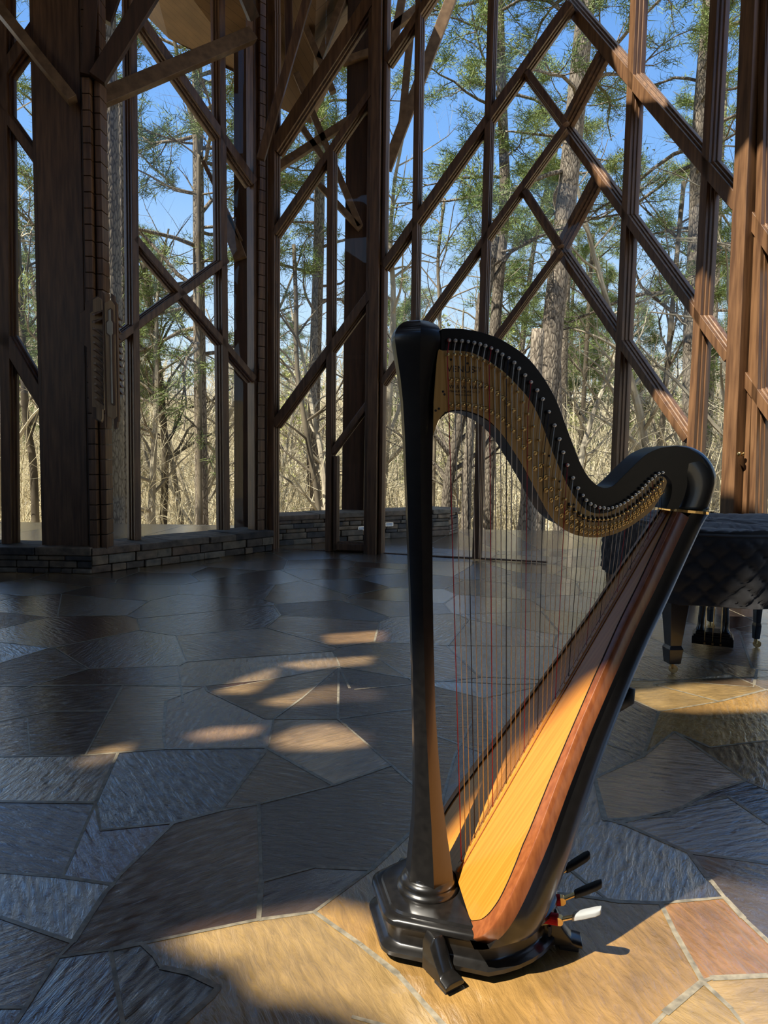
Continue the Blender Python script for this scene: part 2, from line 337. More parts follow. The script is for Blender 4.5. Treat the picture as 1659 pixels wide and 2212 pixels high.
# floor --------------------------------------------------------------
def F4(x, y): return zat(x / 1.8433, 1200 + y / 1.8433)
def F5(x, y): return zat(860 + x / 2.076, 1200 + y / 2.076)
def F6(x, y): return zat(1100 + x / 2.968, 1700 + y / 2.968)
JL = []
for s in [[(-300, 800), (0, 800), (340, 795), (470, 785), (660, 770), (1060, 765)], [(470, 785), (380, 985), (250, 1280)], [(-300, 970), (0, 980), (380, 985)],
          [(1060, 765), (880, 1015)], [(380, 985), (400, 1095), (690, 1065), (880, 1015), (1030, 990), (1330, 915), (1560, 835)], [(-300, 1240), (0, 1260), (250, 1280), (450, 1310)],
          [(450, 1310), (290, 1540), (60, 1865), (-60, 2020)], [(690, 1065), (450, 1310)], [(1030, 990), (1040, 1300), (1030, 1450)],
          [(300, 1590), (440, 1570), (640, 1530), (1030, 1450), (1250, 1420)], [(1250, 1420), (1438, 1552), (1582, 1666), (1760, 1865), (1870, 1970)], [(440, 1570), (490, 1865), (530, 2050)],
          [(1250, 1420), (1480, 1250), (1659, 1080), (1740, 1000)], [(570, 1550), (610, 1590), (640, 1640), (760, 1665), (870, 1720), (840, 1760), (720, 1865), (600, 2050)],
          [(1060, 765), (1090, 650), (1200, 570), (1350, 440)], [(825, 540), (1060, 650), (1090, 650)], [(490, 515), (340, 795)], [(-300, 520), (0, 520), (490, 515), (815, 520), (825, 540)],
          [(660, 580), (650, 720), (660, 770)], [(815, 520), (660, 580)], [(825, 540), (1100, 490), (1350, 440)], [(1350, 440), (1345, 650), (1090, 650)], [(1345, 650), (1380, 680), (1560, 835), (1700, 960)],
          [(1060, 765), (1330, 915)], [(1345, 650), (1560, 620), (1740, 600)], [(-300, 1540), (0, 1440), (290, 1540)], [(-300, 1800), (100, 1800)], [(0, 660), (200, 620), (430, 620)], [(1040, 1300), (1260, 1240), (1480, 1250)], [(110, 660), (120, 798)]]:
    JL.append([F4(*p) for p in s])
for s in [[(380, 640), (760, 560), (1060, 650), (1170, 700), (1440, 655), (1700, 590)], [(1190, 590), (1440, 655)], [(1170, 575), (1480, 530), (1740, 640)], [(1170, 700), (1100, 900), (1240, 790), (1400, 860), (1740, 820)],
          [(1100, 900), (880, 1000), (930, 1180)], [(980, 860), (1100, 900)], [(1240, 790), (1560, 1010), (1740, 1090)], [(930, 1180), (1200, 1170), (1400, 1060), (1560, 1010)], [(700, 1100), (880, 1000)],
          [(380, 640), (420, 900), (760, 1010), (880, 1000)], [(150, 800), (420, 900)], [(380, 640), (60, 560), (-60, 480)]]:
    JL.append([F5(*p) for p in s])
for s in [[(560, 0), (600, 210), (740, 240), (1150, 420), (1270, 580), (1340, 660)], [(740, 220), (1200, 110), (1400, 60)], [(1200, 430), (1659, 490), (1900, 520)], [(300, 690), (700, 735), (970, 745), (1340, 705)], [(330, 480), (500, 620), (640, 730)],
          [(970, 745), (1060, 930), (1240, 1250), (1420, 1420), (1560, 1600)], [(1340, 660), (1380, 710), (1500, 840), (1659, 990), (1900, 1200)], [(1270, 1250), (1659, 1210), (1900, 1190)], [(1240, 1270), (1000, 1450), (820, 1640)], [(1400, 60), (1900, 400)], [(-900, 1500), (-300, 1640)], [(300, 690), (-300, 700), (-460, 120)], [(-460, 120), (-350, -200), (-240, -420)]]:
    JL.append([F6(*p) for p in s])
rng = random.Random(7)
ZONE = [zat(*p) for p in [(-180, 1482), (0, 1482), (266, 1480), (442, 1482), (597, 1466), (732, 1440), (900, 1468), (1100, 1478), (1400, 1470), (1659, 1462), (1860, 1470)]]
JL.append(ZONE)
JL.append([zat(*p) for p in [(-150, 1481), (-150, 1700), (-150, 2000), (-150, 2235), (400, 2235), (900, 2235), (1300, 2235), (1692, 2235), (1692, 2000), (1692, 1700), (1692, 1462)]])
def zone_y(x):
    return lerp_list([(p.x, p.y) for p in ZONE], x)
# straight-edged random flags beyond the traced near ones
sites = []
yy = 3.0
while yy < 11.5:
    xx = -9.5
    while xx < 7.0:
        sites.append(V((xx + rng.uniform(-.34, .34), yy + rng.uniform(-.32, .32)))); xx += .88
    yy += .68
def clip(poly, m, n):
    out = []
    for i in range(len(poly)):
        a, b = poly[i], poly[(i + 1) % len(poly)]
        da, db = (a - m).dot(n), (b - m).dot(n)
        if da <= 0: out.append(a)
        if (da < 0 < db) or (db < 0 < da): out.append(a + (b - a) * (da / (da - db)))
    return out
seen = set(); VE = []
for i, a in enumerate(sites):
    poly = [a + V(q) for q in ((-2, -2), (2, -2), (2, 2), (-2, 2))]
    for j, c in enumerate(sites):
        if j != i and (c - a).length < 3: poly = clip(poly, (a + c) / 2, c - a)
    if a.y < zone_y(a.x) - .2: continue
    for k in range(len(poly)):
        p, q = poly[k], poly[(k + 1) % len(poly)]
        key = tuple(sorted(((round(p.x, 2), round(p.y, 2)), (round(q.x, 2), round(q.y, 2)))))
        if key in seen or (p - q).length < .03: continue
        seen.add(key)
        if max(p.y - zone_y(p.x), q.y - zone_y(q.x)) < 0: continue
        VE.append((p, q))
fv, fe = [], []
def fvert(p):
    fv.append(V((p[0], p[1]))); return len(fv) - 1
FX0, FX1, FY0, FY1 = -9.5, 7.0, -9.5, 10.9
cs = [fvert(p) for p in ((FX0, FY0), (FX1, FY0), (FX1, FY1), (FX0, FY1))]
fe += [(cs[k], cs[(k + 1) % 4]) for k in range(4)]
n_border = 4
for pl in JL:
    if pl is not ZONE:
        pl = [pl[0] + (pl[0] - pl[1]).normalized() * .045] + pl[1:-1] + [pl[-1] + (pl[-1] - pl[-2]).normalized() * .045]
    ids = [fvert(p) for p in pl]; fe += list(zip(ids, ids[1:]))
for p, q in VE:
    fe.append((fvert(p), fvert(q)))
rv, re_, rf, _a, oe, _b = delaunay_2d_cdt(fv, fe, [], 0, 0.012)
cons = {}
for ed, src in zip(re_, oe):
    if src: cons[tuple(sorted(ed))] = min(src)
par = list(range(len(rf)))
def find(x):
    while par[x] != x: par[x] = par[par[x]]; x = par[x]
    return x
em = {}
for fi, f in enumerate(rf):
    for k in range(3):
        key = tuple(sorted((f[k], f[(k + 1) % 3])))
        if key in cons: continue
        if key in em: par[find(fi)] = find(em[key])
        else: em[key] = fi
PAL = [(.17, .115, .075), (.14, .10, .078), (.23, .14, .08), (.11, .09, .08), (.26, .18, .10), (.18, .10, .068), (.10, .082, .074), (.30, .215, .12)]
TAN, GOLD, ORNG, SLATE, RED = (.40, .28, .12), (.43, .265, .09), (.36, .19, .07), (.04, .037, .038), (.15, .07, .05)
OVR = [((760, 1382), (.34, .22, .11), .3), ((700, 1440), (.32, .23, .13), .4), ((540, 1478), (.33, .23, .12), .3), ((650, 1505), (.34, .22, .11), .4), ((500, 1590), (.30, .20, .12), .3), ((650, 1600), (.33, .23, .13), .3), ((660, 2050), TAN, .3), ((600, 2150), TAN, .3), ((1330, 2110), GOLD, .3), ((800, 2000), GOLD, .3), ((1500, 2000), ORNG, .35), ((1610, 2160), TAN, .1), ((1560, 2200), TAN, .2), ((400, 2150), SLATE, .6), ((360, 1700), SLATE, .95), ((700, 1850), (.045, .036, .034), .8), ((400, 1900), (.13, .082, .06), 1.0),  # flags under the far sun dapples are coloured paler to brighten those patches
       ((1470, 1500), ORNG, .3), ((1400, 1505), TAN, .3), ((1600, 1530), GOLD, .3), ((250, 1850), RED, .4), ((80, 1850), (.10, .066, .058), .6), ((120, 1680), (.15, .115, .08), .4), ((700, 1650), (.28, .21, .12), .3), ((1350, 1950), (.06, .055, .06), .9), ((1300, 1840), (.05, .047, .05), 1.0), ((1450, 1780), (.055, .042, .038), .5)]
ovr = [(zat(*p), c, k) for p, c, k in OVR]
stone = {}
def inside(p, a, b, c):
    s1 = (b - a).cross(p - a) if False else (b.x - a.x) * (p.y - a.y) - (b.y - a.y) * (p.x - a.x)
    s2 = (c.x - b.x) * (p.y - b.y) - (c.y - b.y) * (p.x - b.x)
    s3 = (a.x - c.x) * (p.y - c.y) - (a.y - c.y) * (p.x - c.x)
    return (s1 >= 0 and s2 >= 0 and s3 >= 0) or (s1 <= 0 and s2 <= 0 and s3 <= 0)
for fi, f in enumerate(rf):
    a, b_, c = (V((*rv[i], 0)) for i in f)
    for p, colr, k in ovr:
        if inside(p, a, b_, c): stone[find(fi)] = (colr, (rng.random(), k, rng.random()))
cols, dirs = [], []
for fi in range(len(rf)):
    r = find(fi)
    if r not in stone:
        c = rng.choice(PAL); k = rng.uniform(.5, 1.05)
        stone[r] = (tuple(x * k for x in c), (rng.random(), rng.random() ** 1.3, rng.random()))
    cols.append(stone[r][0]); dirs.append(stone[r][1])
me = bpy.data.meshes.new('floor')
gv = [(p.x, p.y, 0.0) for p in rv]; gf = [tuple(f) for f in rf]
nstone = len(gf)
deg = {}
for i, j in cons: deg[i] = deg.get(i, 0) + 1; deg[j] = deg.get(j, 0) + 1
for (i, j), src in cons.items():
    if src < n_border or (min(deg[i], deg[j]) == 1 and (rv[i] - rv[j]).length < .09): continue
    a, b_ = V((*rv[i], 0)), V((*rv[j], 0)); d = b_ - a
    if d.length < 1e-4: continue
    sd_ = V((-d.y, d.x, 0)).normalized(); w = rng.uniform(.004, .009) if a.y > 3.2 else rng.uniform(.005, .010); zq = V((0, 0, .0008 + .0012 * rng.random()))
    e_ = d.normalized() * w * .2; o = len(gv); w2 = w * rng.uniform(.75, 1.25)
    gv += [tuple(a - e_ + sd_ * w + zq), tuple(b_ + e_ + sd_ * w2 + zq), tuple(b_ + e_ - sd_ * w2 + zq), tuple(a - e_ - sd_ * w + zq)]
    gf.append((o + 3, o + 2, o + 1, o)); cols.append((.15, .13, .1)); dirs.append((0, 0, 0))
me.from_pydata(gv, [], gf); me.materials.append(M['floor']); me.materials.append(M['grout'])
me.polygons.foreach_set('material_index', [0 if k < nstone else 1 for k in range(len(gf))])
colour_faces(me, cols, 'scol'); colour_faces(me, dirs, 'sdir')
bm = bmesh.new(); bm.from_mesh(me)
for f in bm.faces:
    if f.normal.z < 0: f.normal_flip()
bm.to_mesh(me); bm.free()
flo = bpy.data.objects.new('floor', me); COL.objects.link(flo)
tag(flo, 'brown and slate flagstone floor with a wet looking sealed finish', 'floor', None, 'structure')

# ceiling with added openings, shaped from the sun patches they let through --------------------------------------
def to_ceiling(p):
    p = V(p); h = CEIL - p.z; return V((p.x - SUNX * h, p.y - SUNY * h, CEIL))
HOLES = []
def hole_floor(px): HOLES.append([to_ceiling(zat(*p)) for p in px])
def hole_plane(px, i):
    p, n = plane(i); HOLES.append([to_ceiling(pat(*q, p, n)) for q in px])
HOLES.append([to_ceiling(zat(*p)) for p in [(330, 2035), (470, 1992), (700, 1952), (850, 1985), (1000, 1905), (1290, 1880), (1480, 1885), (1700, 1925)]] + [to_ceiling(V(p)) for p in ((2.6, 2.3, 0), (3.5, .6, 0), (2.6, -1.5, 0), (.5, -1.5, 0), (.1, .6, 0))] + [to_ceiling(zat(*p)) for p in [(850, 2260), (700, 2185), (540, 2160), (480, 2085), (400, 2075)]])
hole_floor([(1345, 1498), (1500, 1478), (1720, 1462), (1740, 1535), (1500, 1542), (1380, 1532)])
hole_floor([(1540, 1312), (1720, 1308), (1720, 1342), (1560, 1340)])
for q in [[(690, 1372), (830, 1362), (830, 1386), (700, 1392)], [(590, 1436), (680, 1426), (805, 1418), (795, 1436), (640, 1448)], [(455, 1500), (500, 1470), (595, 1440), (590, 1462), (540, 1500)], [(550, 1520), (660, 1492), (720, 1480), (825, 1492), (815, 1516), (700, 1520), (600, 1528)],
          [(390, 1592), (450, 1574), (560, 1570), (540, 1590), (420, 1604)], [(570, 1600), (640, 1572), (720, 1566), (800, 1588), (795, 1612), (700, 1622), (600, 1622)], [(140, 1652), (200, 1624), (280, 1606), (260, 1634), (170, 1664)]]:
    hole_floor(q)
hole_plane([(1335, 10), (1412, -20), (1440, 250), (1360, 255), (1330, 150)], 4)
hole_plane([(1278, 362), (1305, 362), (1325, 430), (1300, 430)], 4)
hole_plane([(1500, 640), (1560, 560), (1590, 420), (1660, 330), (1680, 1130), (1560, 1120), (1480, 980), (1410, 900), (1430, 850), (1500, 800)], 4)
HOLES.append([V((x, y, CEIL)) for x, y in ((-8.5, -9.2), (-1, -9.2), (-1, -5.6), (-8.5, -5.6))])  # unseen rear opening, added for fill light on the harp
OUT = [V((-14, -10, CEIL)), V((7, -10, CEIL)), V((7, 5.0, CEIL)), V((4.4, 5.4, CEIL)), V((3.55, 7.2, CEIL)), V((2.45, 9.45, CEIL)), V((0, 10.3, CEIL)), V((-1.7, 11.4, CEIL)), V((-3.5, 11.9, CEIL)), V((-14, 11.9, CEIL))]
def area(p): return sum(a.x * b.y - b.x * a.y for a, b in zip(p, p[1:] + p[:1]))
loops = [OUT] + HOLES
tri = tessellate_polygon(loops)
flat = [p for l in loops for p in l]
cm = MB()
nfl = len(flat)
vs = [p.copy() for p in flat] + [p + V((0, 0, .06)) for p in flat]
fs = [tuple(t) for t in tri] + [tuple(i + nfl for i in t) for t in tri]
k = 0
for l in loops:
    n = len(l)
    fs += [(k + i, k + (i + 1) % n, k + (i + 1) % n + nfl, k + i + nfl) for i in range(n)]; k += n
cm.add(vs, fs)
tag(cm.build('ceiling', M['roofdark']), 'dark timber roof above the frame with added openings that shape the sunlight', 'ceiling', None, 'structure')

# walls outside the frame that close the room --------------------------
def hall_wall(name, a, b_, openings=(), zlo=.5, zhi=7.2):
    a, b_ = V((*a, 0)), V((*b_, 0)); d = (b_ - a); L_ = d.length; d.normalize(); n = V((-d.y, d.x, 0)); mb = MB(); z1 = CEIL
    def seg(x0, x1, z0, zz1): mb.prism([a + d * x0 + V((0, 0, z0)), a + d * x1 + V((0, 0, z0)), a + d * x1 + V((0, 0, zz1)), a + d * x0 + V((0, 0, zz1))], n * -.12)
    if not openings: seg(0, L_, 0, z1)
    else:
        seg(0, L_, 0, zlo); seg(0, L_, zhi, z1); x = 0
        for o0, o1 in openings: seg(x, o0, zlo, zhi); x = o1
        seg(x, L_, zlo, zhi)
    tag(mb.build(name, M['timber_dark']), 'dark timber side of the hall out of frame', 'wall', None, 'structure')
hall_wall('wall_left', (-9, 8.4), (-9, -9.4), ((7.2, 9.6), (10, 14.5)), 2.0, 8.4); hall_wall('wall_back', (-9, -9.4), (6.4, -9.4)); hall_wall('wall_right', (6.4, -9.4), (6.4, 4.6), ((4.2, 6.6), (11.6, 13.6)))  # openings in these unseen walls are added to let in fill light

# ------------------------------------------------------------------ glass walls
def window(name, i, label, bars, glass=None, mtl='timber', d0=.07, d1=.09):
    p, n = plane(i)
    root = thing(name, (p.x, p.y, 0), label, 'window', None, 'structure')
    for bnm, x0, y0, x1, y1, w, *o in bars:
        P, Q = pat(x0, y0, p, n), pat(x1, y1, p, n)
        Zm = ((P + Q) / 2 - CAM).dot(CM.to_3x3() @ V((0, 0, -1)))
        mb = MB(); kw = o[0] if o else {}
        off = n * kw.get('off', 0)
        mb.beam(P + off, Q + off, n, w * Zm / FPX, kw.get('d0', d0), kw.get('d1', d1), kw.get('step', True), kw.get('ext', 0))
        mb.build(bnm, M[kw.get('mtl', mtl)], root, bevel=.004, seg=1)
    if glass:
        for z0, z1, t0, t1 in glass:
            a, b_ = PW[i], PW[i + 1]; A, B = a.lerp(b_, t0), a.lerp(b_, t1); mb = MB()
            o = n * .06
            mb.prism([A + o + V((0, 0, z0)), B + o + V((0, 0, z0)), B + o + V((0, 0, z1)), A + o + V((0, 0, z1))], n * .008)
            mb.build('glass_pane', M['glass'], root)
    return root
W4 = dict(d0=.10, d1=.08)
window('window_4', 3, 'tall glass wall of diamond panes left of its fold, behind the harp', [
    ('mullion', 908, -120, 888, 1196, 19), ('mullion', 1067, -120, 1029, 1206, 21),
    ('diagonal_bar', 836, 137, 985, -85, 23), ('diagonal_bar', 829, 578, 1231, 10, 27), ('diagonal_bar', 826, 828, 1220, 278, 20), ('diagonal_bar', 1040, 775, 1210, 541, 19),
    ('diagonal_bar', 1139, 158, 1221, 270, 20), ('diagonal_bar', 1134, 414, 1210, 533, 19), ('sill_bar', 830, 1195, 1183, 1214, 3, dict(step=False, d0=.03, d1=.03))],
    [(0, 8.9, 0, .995)])
window('window_5', 4, 'tall glass wall of diamond panes right of its fold, beside the lit post', [
    ('mullion', 1383, -120, 1323, 1258, 27), ('mullion', 1558, -120, 1482, 1308, 30),
    ('diagonal_bar', 1231, 12, 1600, 444, 38), ('diagonal_bar', 1303, 116, 1223, 268, 24), ('diagonal_bar', 1221, 280, 1580, 776, 26), ('diagonal_bar', 1292, 382, 1212, 532, 23), ('diagonal_bar', 1210, 541, 1490, 950, 25),
    ('sill_bar', 1184, 1214, 1560, 1330, 6, dict(step=False, d0=.03, d1=.03))],
    [(0, 8.9, .005, .97)])
window('window_6', 5, 'narrow glazed bay at the right edge beside the lit post', [
    ('diagonal_bar', 1605, 440, 1690, 560, 40), ('diagonal_bar', 1600, 795, 1700, 935, 36), ('mullion', 1662, -150, 1634, 1130, 24)],
    [(0, 8.9, .03, 1)])
window('window_3', 2, 'glass bay with the door, left of the tall diamond panes', [
    ('mullion', 590, 30, 587, 1192, 26), ('mullion', 716, 326, 711, 1190, 21), ('diagonal_bar', 592, 325, 838, -55, 40), ('diagonal_bar', 594, 506, 812, 186, 22), ('diagonal_bar', 594, 918, 806, 628, 26), ('mullion', 588, -120, 590, 60, 26),
    ('sill_bar', 600, 1187, 708, 1189, 3, dict(step=False, d0=.03, d1=.03))],
    [(0, 8.9, .02, .44), (2.75, 8.9, .46, .98), (1.25, 2.7, .46, .98)])
window('window_2', 1, 'tall window left of the corner post, above the stone ledge', [
    ('mullion', 281, -120, 293, 1166, 24), ('mullion', 472, -120, 485, 1144, 24),
    ('diagonal_bar', 298, 40, 545, 396, 30), ('diagonal_bar', 287, 515, 546, 820, 22), ('diagonal_bar', 487, 562, 250, 735, 22)],
    [(.28, 8.9, .0, 1)])
window('window_1', 0, 'window at the left edge beyond the wide column', [
    ('mullion', 8, -100, 20, 1175, 34), ('diagonal_bar', -40, 175, 92, 360, 26), ('diagonal_bar', -40, 640, 100, 875, 40), ('diagonal_bar', 84, 55, -40, 232, 36)],
    [(.28, 8.9, .4, .985)])
# door leaf in bay 3
p3, n3 = plane(2)
droot = thing('door_1', (*pat(760, 1190, p3, n3).xy, 0), 'narrow timber framed glass door leaf with a slanted head', 'door', None, 'structure')
def dbar(nm, x0, y0, x1, y1, w, **k):
    P, Q = pat(x0, y0, p3, n3), pat(x1, y1, p3, n3); mb = MB(); mb.beam(P, Q, n3, w * 10.3 / FPX, .05, .05, k.get('step', True)); return mb.build(nm, M['timber'], droot, bevel=.004, seg=1)
dbar('stile', 726, 985, 725, 1188, 13); dbar('stile', 803, 868, 800, 1188, 12); dbar('head_rail', 717, 978, 806, 858, 17); dbar('bottom_rail', 722, 1180, 803, 1183, 22)
mb = MB(); g = [pat(*q, p3, n3) + n3 * .01 for q in [(731, 1172), (796, 1174), (798, 880), (731, 975)]]; mb.prism(g, n3 * .008); mb.build('glass_pane', M['glass'], droot)

# posts ---------------------------------------------------------------
def post(name, i, cx0, cy0, cx1, cy1, w, label, d0=.16, d1=.14, mtl='timber', off=0.0, name2='post', frame=0, zb=None):
    p, n = plane(i); p = p + n * off
    P, Q = pat(cx0, cy0, p, n), pat(cx1, cy1, p, n)
    if zb is not None: Q = P + (Q - P) * ((P.z - zb) / (P.z - Q.z))
    Zm = ((P + Q) / 2 - CAM).dot(CM.to_3x3() @ V((0, 0, -1)))
    root = thing(name, (Q.x, Q.y, max(Q.z, 0)), label, 'post', None, 'structure')
    mb = MB(); mb.beam(P, Q, n, w * Zm / FPX, d0, d1, False); mb.build('shaft', M[mtl], root, bevel=.008)
    if frame:
        for sg in (-1, 1):
            b2 = V((n.y, -n.x, 0)) * (w * .5 + frame * .5) * Zm / FPX * sg
            mb = MB(); mb.beam(P + b2, Q + b2, n, frame * Zm / FPX, d0 * .35, d1, True); mb.build('frame_strip', M[mtl], root, bevel=.004, seg=1)
    return root, n, Zm
post('column', 2, 820, -120, 806, 1196, 21, 'slim timber post between the door and the diamond panes', frame=12)
post('column', 4, 1646, -150, 1583, 1330, 34, 'sunlit timber post right of the diamond panes', frame=18, zb=0)
# inner corner post with the block strip, and the wide column on the ledge
def block_strip(root, px0, px1, i, off, n_, zb, zt, pitch=.17, d=.05):
    p, n = plane(i); p = p + n * off
    A, B = pat(px0, 700, p, n), pat(px1, 700, p, n); mb = MB(); z = zb
    a, b_ = V((A.x, A.y, 0)), V((B.x, B.y, 0))
    while z < zt:
        mb.prism([a + V((0, 0, z)), b_ + V((0, 0, z)), b_ + V((0, 0, z + pitch - .008)), a + V((0, 0, z + pitch - .008))], -n * d); z += pitch
    return mb.build('block_strip', M['timber'], root, bevel=.004, seg=1)
r, n, z = post('column', 1, 551, -120, 555, 1150, 22, 'dark corner post with a strip of small blocks, left of the door bay', d0=.05, d1=.12, mtl='timber', zb=.26)
block_strip(r, 556, 568, 1, -.06, n, .28, 8.5, .16, .05)
mb = MB(); p, n = plane(2); A, B = pat(566, 700, p, n), pat(580, 700, p, n); mb.prism([V((A.x, A.y, .26)), V((B.x, B.y, .26)), V((B.x, B.y, 8.8)), V((A.x, A.y, 8.8))], n * .15); mb.build('back_strip', M['timber_dark'], r)
# wide column: square shaft standing on the ledge
c0 = yat(86, 700, 8.25); c1 = yat(183, 700, 8.25)
cr = thing('column', ((c0.x + c1.x) / 2, 8.4, .27), 'wide square timber column on the stone ledge at left', 'column', None, 'structure')
mb = MB(); mb.prism([V((c0.x, 8.25, .27)), V((c1.x, 8.25, .27)), V((c1.x, 8.25, 8.9)), V((c0.x, 8.25, 8.9))], (-.1, .45, 0)); mb.build('shaft', M['timber'], cr, bevel=.01)
mb = MB(); mb.prism([V((c0.x - .055, 8.29, .27)), V((c0.x, 8.29, .27)), V((c0.x, 8.29, 8.9)), V((c0.x - .055, 8.29, 8.9))], (0, .3, 0)); mb.build('side_strip', M['timber'], cr, bevel=.006)
def colstrip(nm, xa, xb, Y, dep, blocks):
    A, B = yat(xa, 700, Y), yat(xb, 700, Y); mb = MB()
    if blocks:
        z = .27
        while z < 8.8:
            mb.prism([V((A.x, Y, z)), V((B.x, Y, z)), V((B.x, Y, z + .162)), V((A.x, Y, z + .162))], (0, dep, 0)); z += .17
    else:
        mb.prism([V((A.x, Y, .27)), V((B.x, Y, .27)), V((B.x, Y, 8.9)), V((A.x, Y, 8.9))], (0, dep, 0))
    return mb.build(nm, M['timber' if blocks else 'timber_dark'], cr, bevel=.004, seg=1)
colstrip('edge_strip', 183, 187, 8.2, .3, False); colstrip('block_strip', 186, 202, 8.13, .18, True); colstrip('edge_strip', 202, 212, 8.24, .2, False); colstrip('block_strip', 211, 224, 8.2, .2, True)

# interior struts ----------------------------------------------------
def strut(Y0, x0, y0, Y1, x1, y1, w, label, dep=.12, mtl='timber_light', mtl2=None):
    P, Q = yat(x0, y0, Y0), yat(x1, y1, Y1); mb = MB(); d = (P + Q) / 2 - CAM; d.z = 0
    mb.beam(P, Q, d, w * (Y0 + Y1) / 2 / FPX, dep / 2, dep / 2, False)
    o = mb.build('brace', M[mtl], None, bevel=.006); tag(o, label, 'brace', None, 'structure'); return o
strut(8.45, 205, 219, 9.9, 544, 76, 30, 'pale brace rising right from the wide column to the corner post')
strut(8.2, 330, -22, 8.1, 210, 172, 34, 'dark brace falling to the wide column at the top left', mtl='timber_dark')
strut(8.1, -10, 8, 8.1, 158, 218, 20, 'thin pale brace across the wide column at the top left')
strut(8.12, 198, -30, 8.12, 188, 165, 26, 'short dark brace beside the block strip of the wide column', mtl='timber_dark')
strut(9.7, 672, -30, 9.9, 563, 345, 17, 'slim brace leaning onto the corner post, left of the door bay', mtl='timber')
strut(9.9, 622, -20, 9.9, 625, 130, 16, 'short upright timber under the eaves, left of the door bay', mtl='timber')
strut(9.6, 515, -40, 9.9, 548, 40, 22, 'stub of timber at the head of the corner post', mtl='timber_dark')
strut(8.6, 250, -30, 8.6, 224, 45, 30, 'stub of timber at the top beside the first trunk', mtl='timber_dark')

# stone ledge, terrace and outside wall --------------------------------
def stone_wall(name, path, h, thick, label, cat, seed, cap=True, course=(.045, .11)):
    rng = random.Random(seed); mb = MB(); colr = []
    pal = [(.29, .21, .13), (.22, .17, .115), (.36, .25, .145), (.17, .13, .09), (.31, .25, .17), (.25, .165, .10), (.10, .085, .07)]
    def blk(a, b_, z0, z1, th, c, over=0.0):
        d = (b_ - a).normalized(); n = V((-d.y, d.x, 0)); j = rng.uniform(-.018, .016) + over
        mb.prism([a + V((0, 0, z0)) - n * j, b_ + V((0, 0, z0)) - n * (j + rng.uniform(-.006, .006)), b_ + V((0, 0, z1)) - n * j, a + V((0, 0, z1)) - n * j], n * (th + j))
        colr.extend([c] * 6)
    caph = .085 if cap else 0
    for a, b_ in zip(path, path[1:]):
        a, b_ = V((*a, 0)), V((*b_, 0)); L_ = (b_ - a).length; z = 0.0
        while z < h - caph - .02:
            hh = min(rng.uniform(*course), h - caph - z); x = 0.0
            if h - caph - z - hh < .03: hh = h - caph - z
            while x < L_ - .01:
                w = rng.uniform(.12, .42)
                if L_ - x - w < .12: w = L_ - x
                blk(a.lerp(b_, x / L_), a.lerp(b_, min((x + w - .008) / L_, 1)), z + .003, z + hh - .004, thick, rng.choice(pal)); x += w
            z += hh
        if cap:
            x = 0.0
            while x < L_ - .01:
                w = rng.uniform(.35, .85)
                if L_ - x - w < .3: w = L_ - x
                blk(a.lerp(b_, x / L_), a.lerp(b_, min((x + w - .008) / L_, 1)), h - caph, h + rng.uniform(-.014, .010), thick, rng.choice(pal), .02); x += w
    o = mb.build(name, M['stonewall'], None, bevel=.012, seg=2)
    colour_faces(o.data, colr, 'scol')
    return tag(o, label, cat, None, 'structure')
stone_wall('stone_ledge', [(-9, 8.02), (-3.27, 8.08), (-1.55, 10.17)], .29, .62, 'low dry laid stone ledge along the foot of the left windows', 'stone wall', 3)
stone_wall('stone_wall', [(-1.62, 10.62), (-.2, 11.62), (1.13, 12.42), (1.35, 12.9)], .46, .55, 'low stone garden wall standing outside beyond the door', 'stone wall', 5)
for k, (x, y, lab) in enumerate([(783, 1141, 'small white step light in the stone wall, seen through the door'), (840, 1132.5, 'small white step light in the stone wall, right of the door post')]):
    a, b_ = V((-.2, 11.62, 0)), V((1.13, 12.42, 0)); d = (b_ - a).normalized(); n = V((-d.y, d.x, 0)); P = pat(x, y, a, n)
    t = thing('step_light', P, lab, 'light', 'step lights in the outside wall'); mb = MB()
    w = .075 if k == 0 else .06
    mb.prism([P - d * w - V((0, 0, .022)) - n * .024, P + d * w - V((0, 0, .022)) - n * .024, P + d * w + V((0, 0, .022)) - n * .024, P - d * w + V((0, 0, .022)) - n * .024], n * .03); mb.build('lens', M['lamp_white'], t)
    mb = MB(); w += .012; mb.prism([P - d * w - V((0, 0, .03)) - n * .019, P + d * w - V((0, 0, .03)) - n * .019, P + d * w + V((0, 0, .03)) - n * .019, P - d * w + V((0, 0, .03)) - n * .019], n * .02); mb.build('housing', M['steel'], t)
mb = MB(); mb.prism([V(q + (-.012,)) for q in ((-1.9, 10.5), (0, 10.2), (2.45, 9.4), (3.6, 7.2), (5.0, 5.5), (7.5, 6.5), (6.2, 9.6), (3.9, 11.25), (2.4, 11.95), (1.2, 12.5), (0.4, 12.6), (-1.6, 11.3))], (0, 0, -.5))
tag(mb.build('terrace_floor', M['terrace']), 'grey green flagstone terrace outside the glass', 'terrace', None, 'structure')

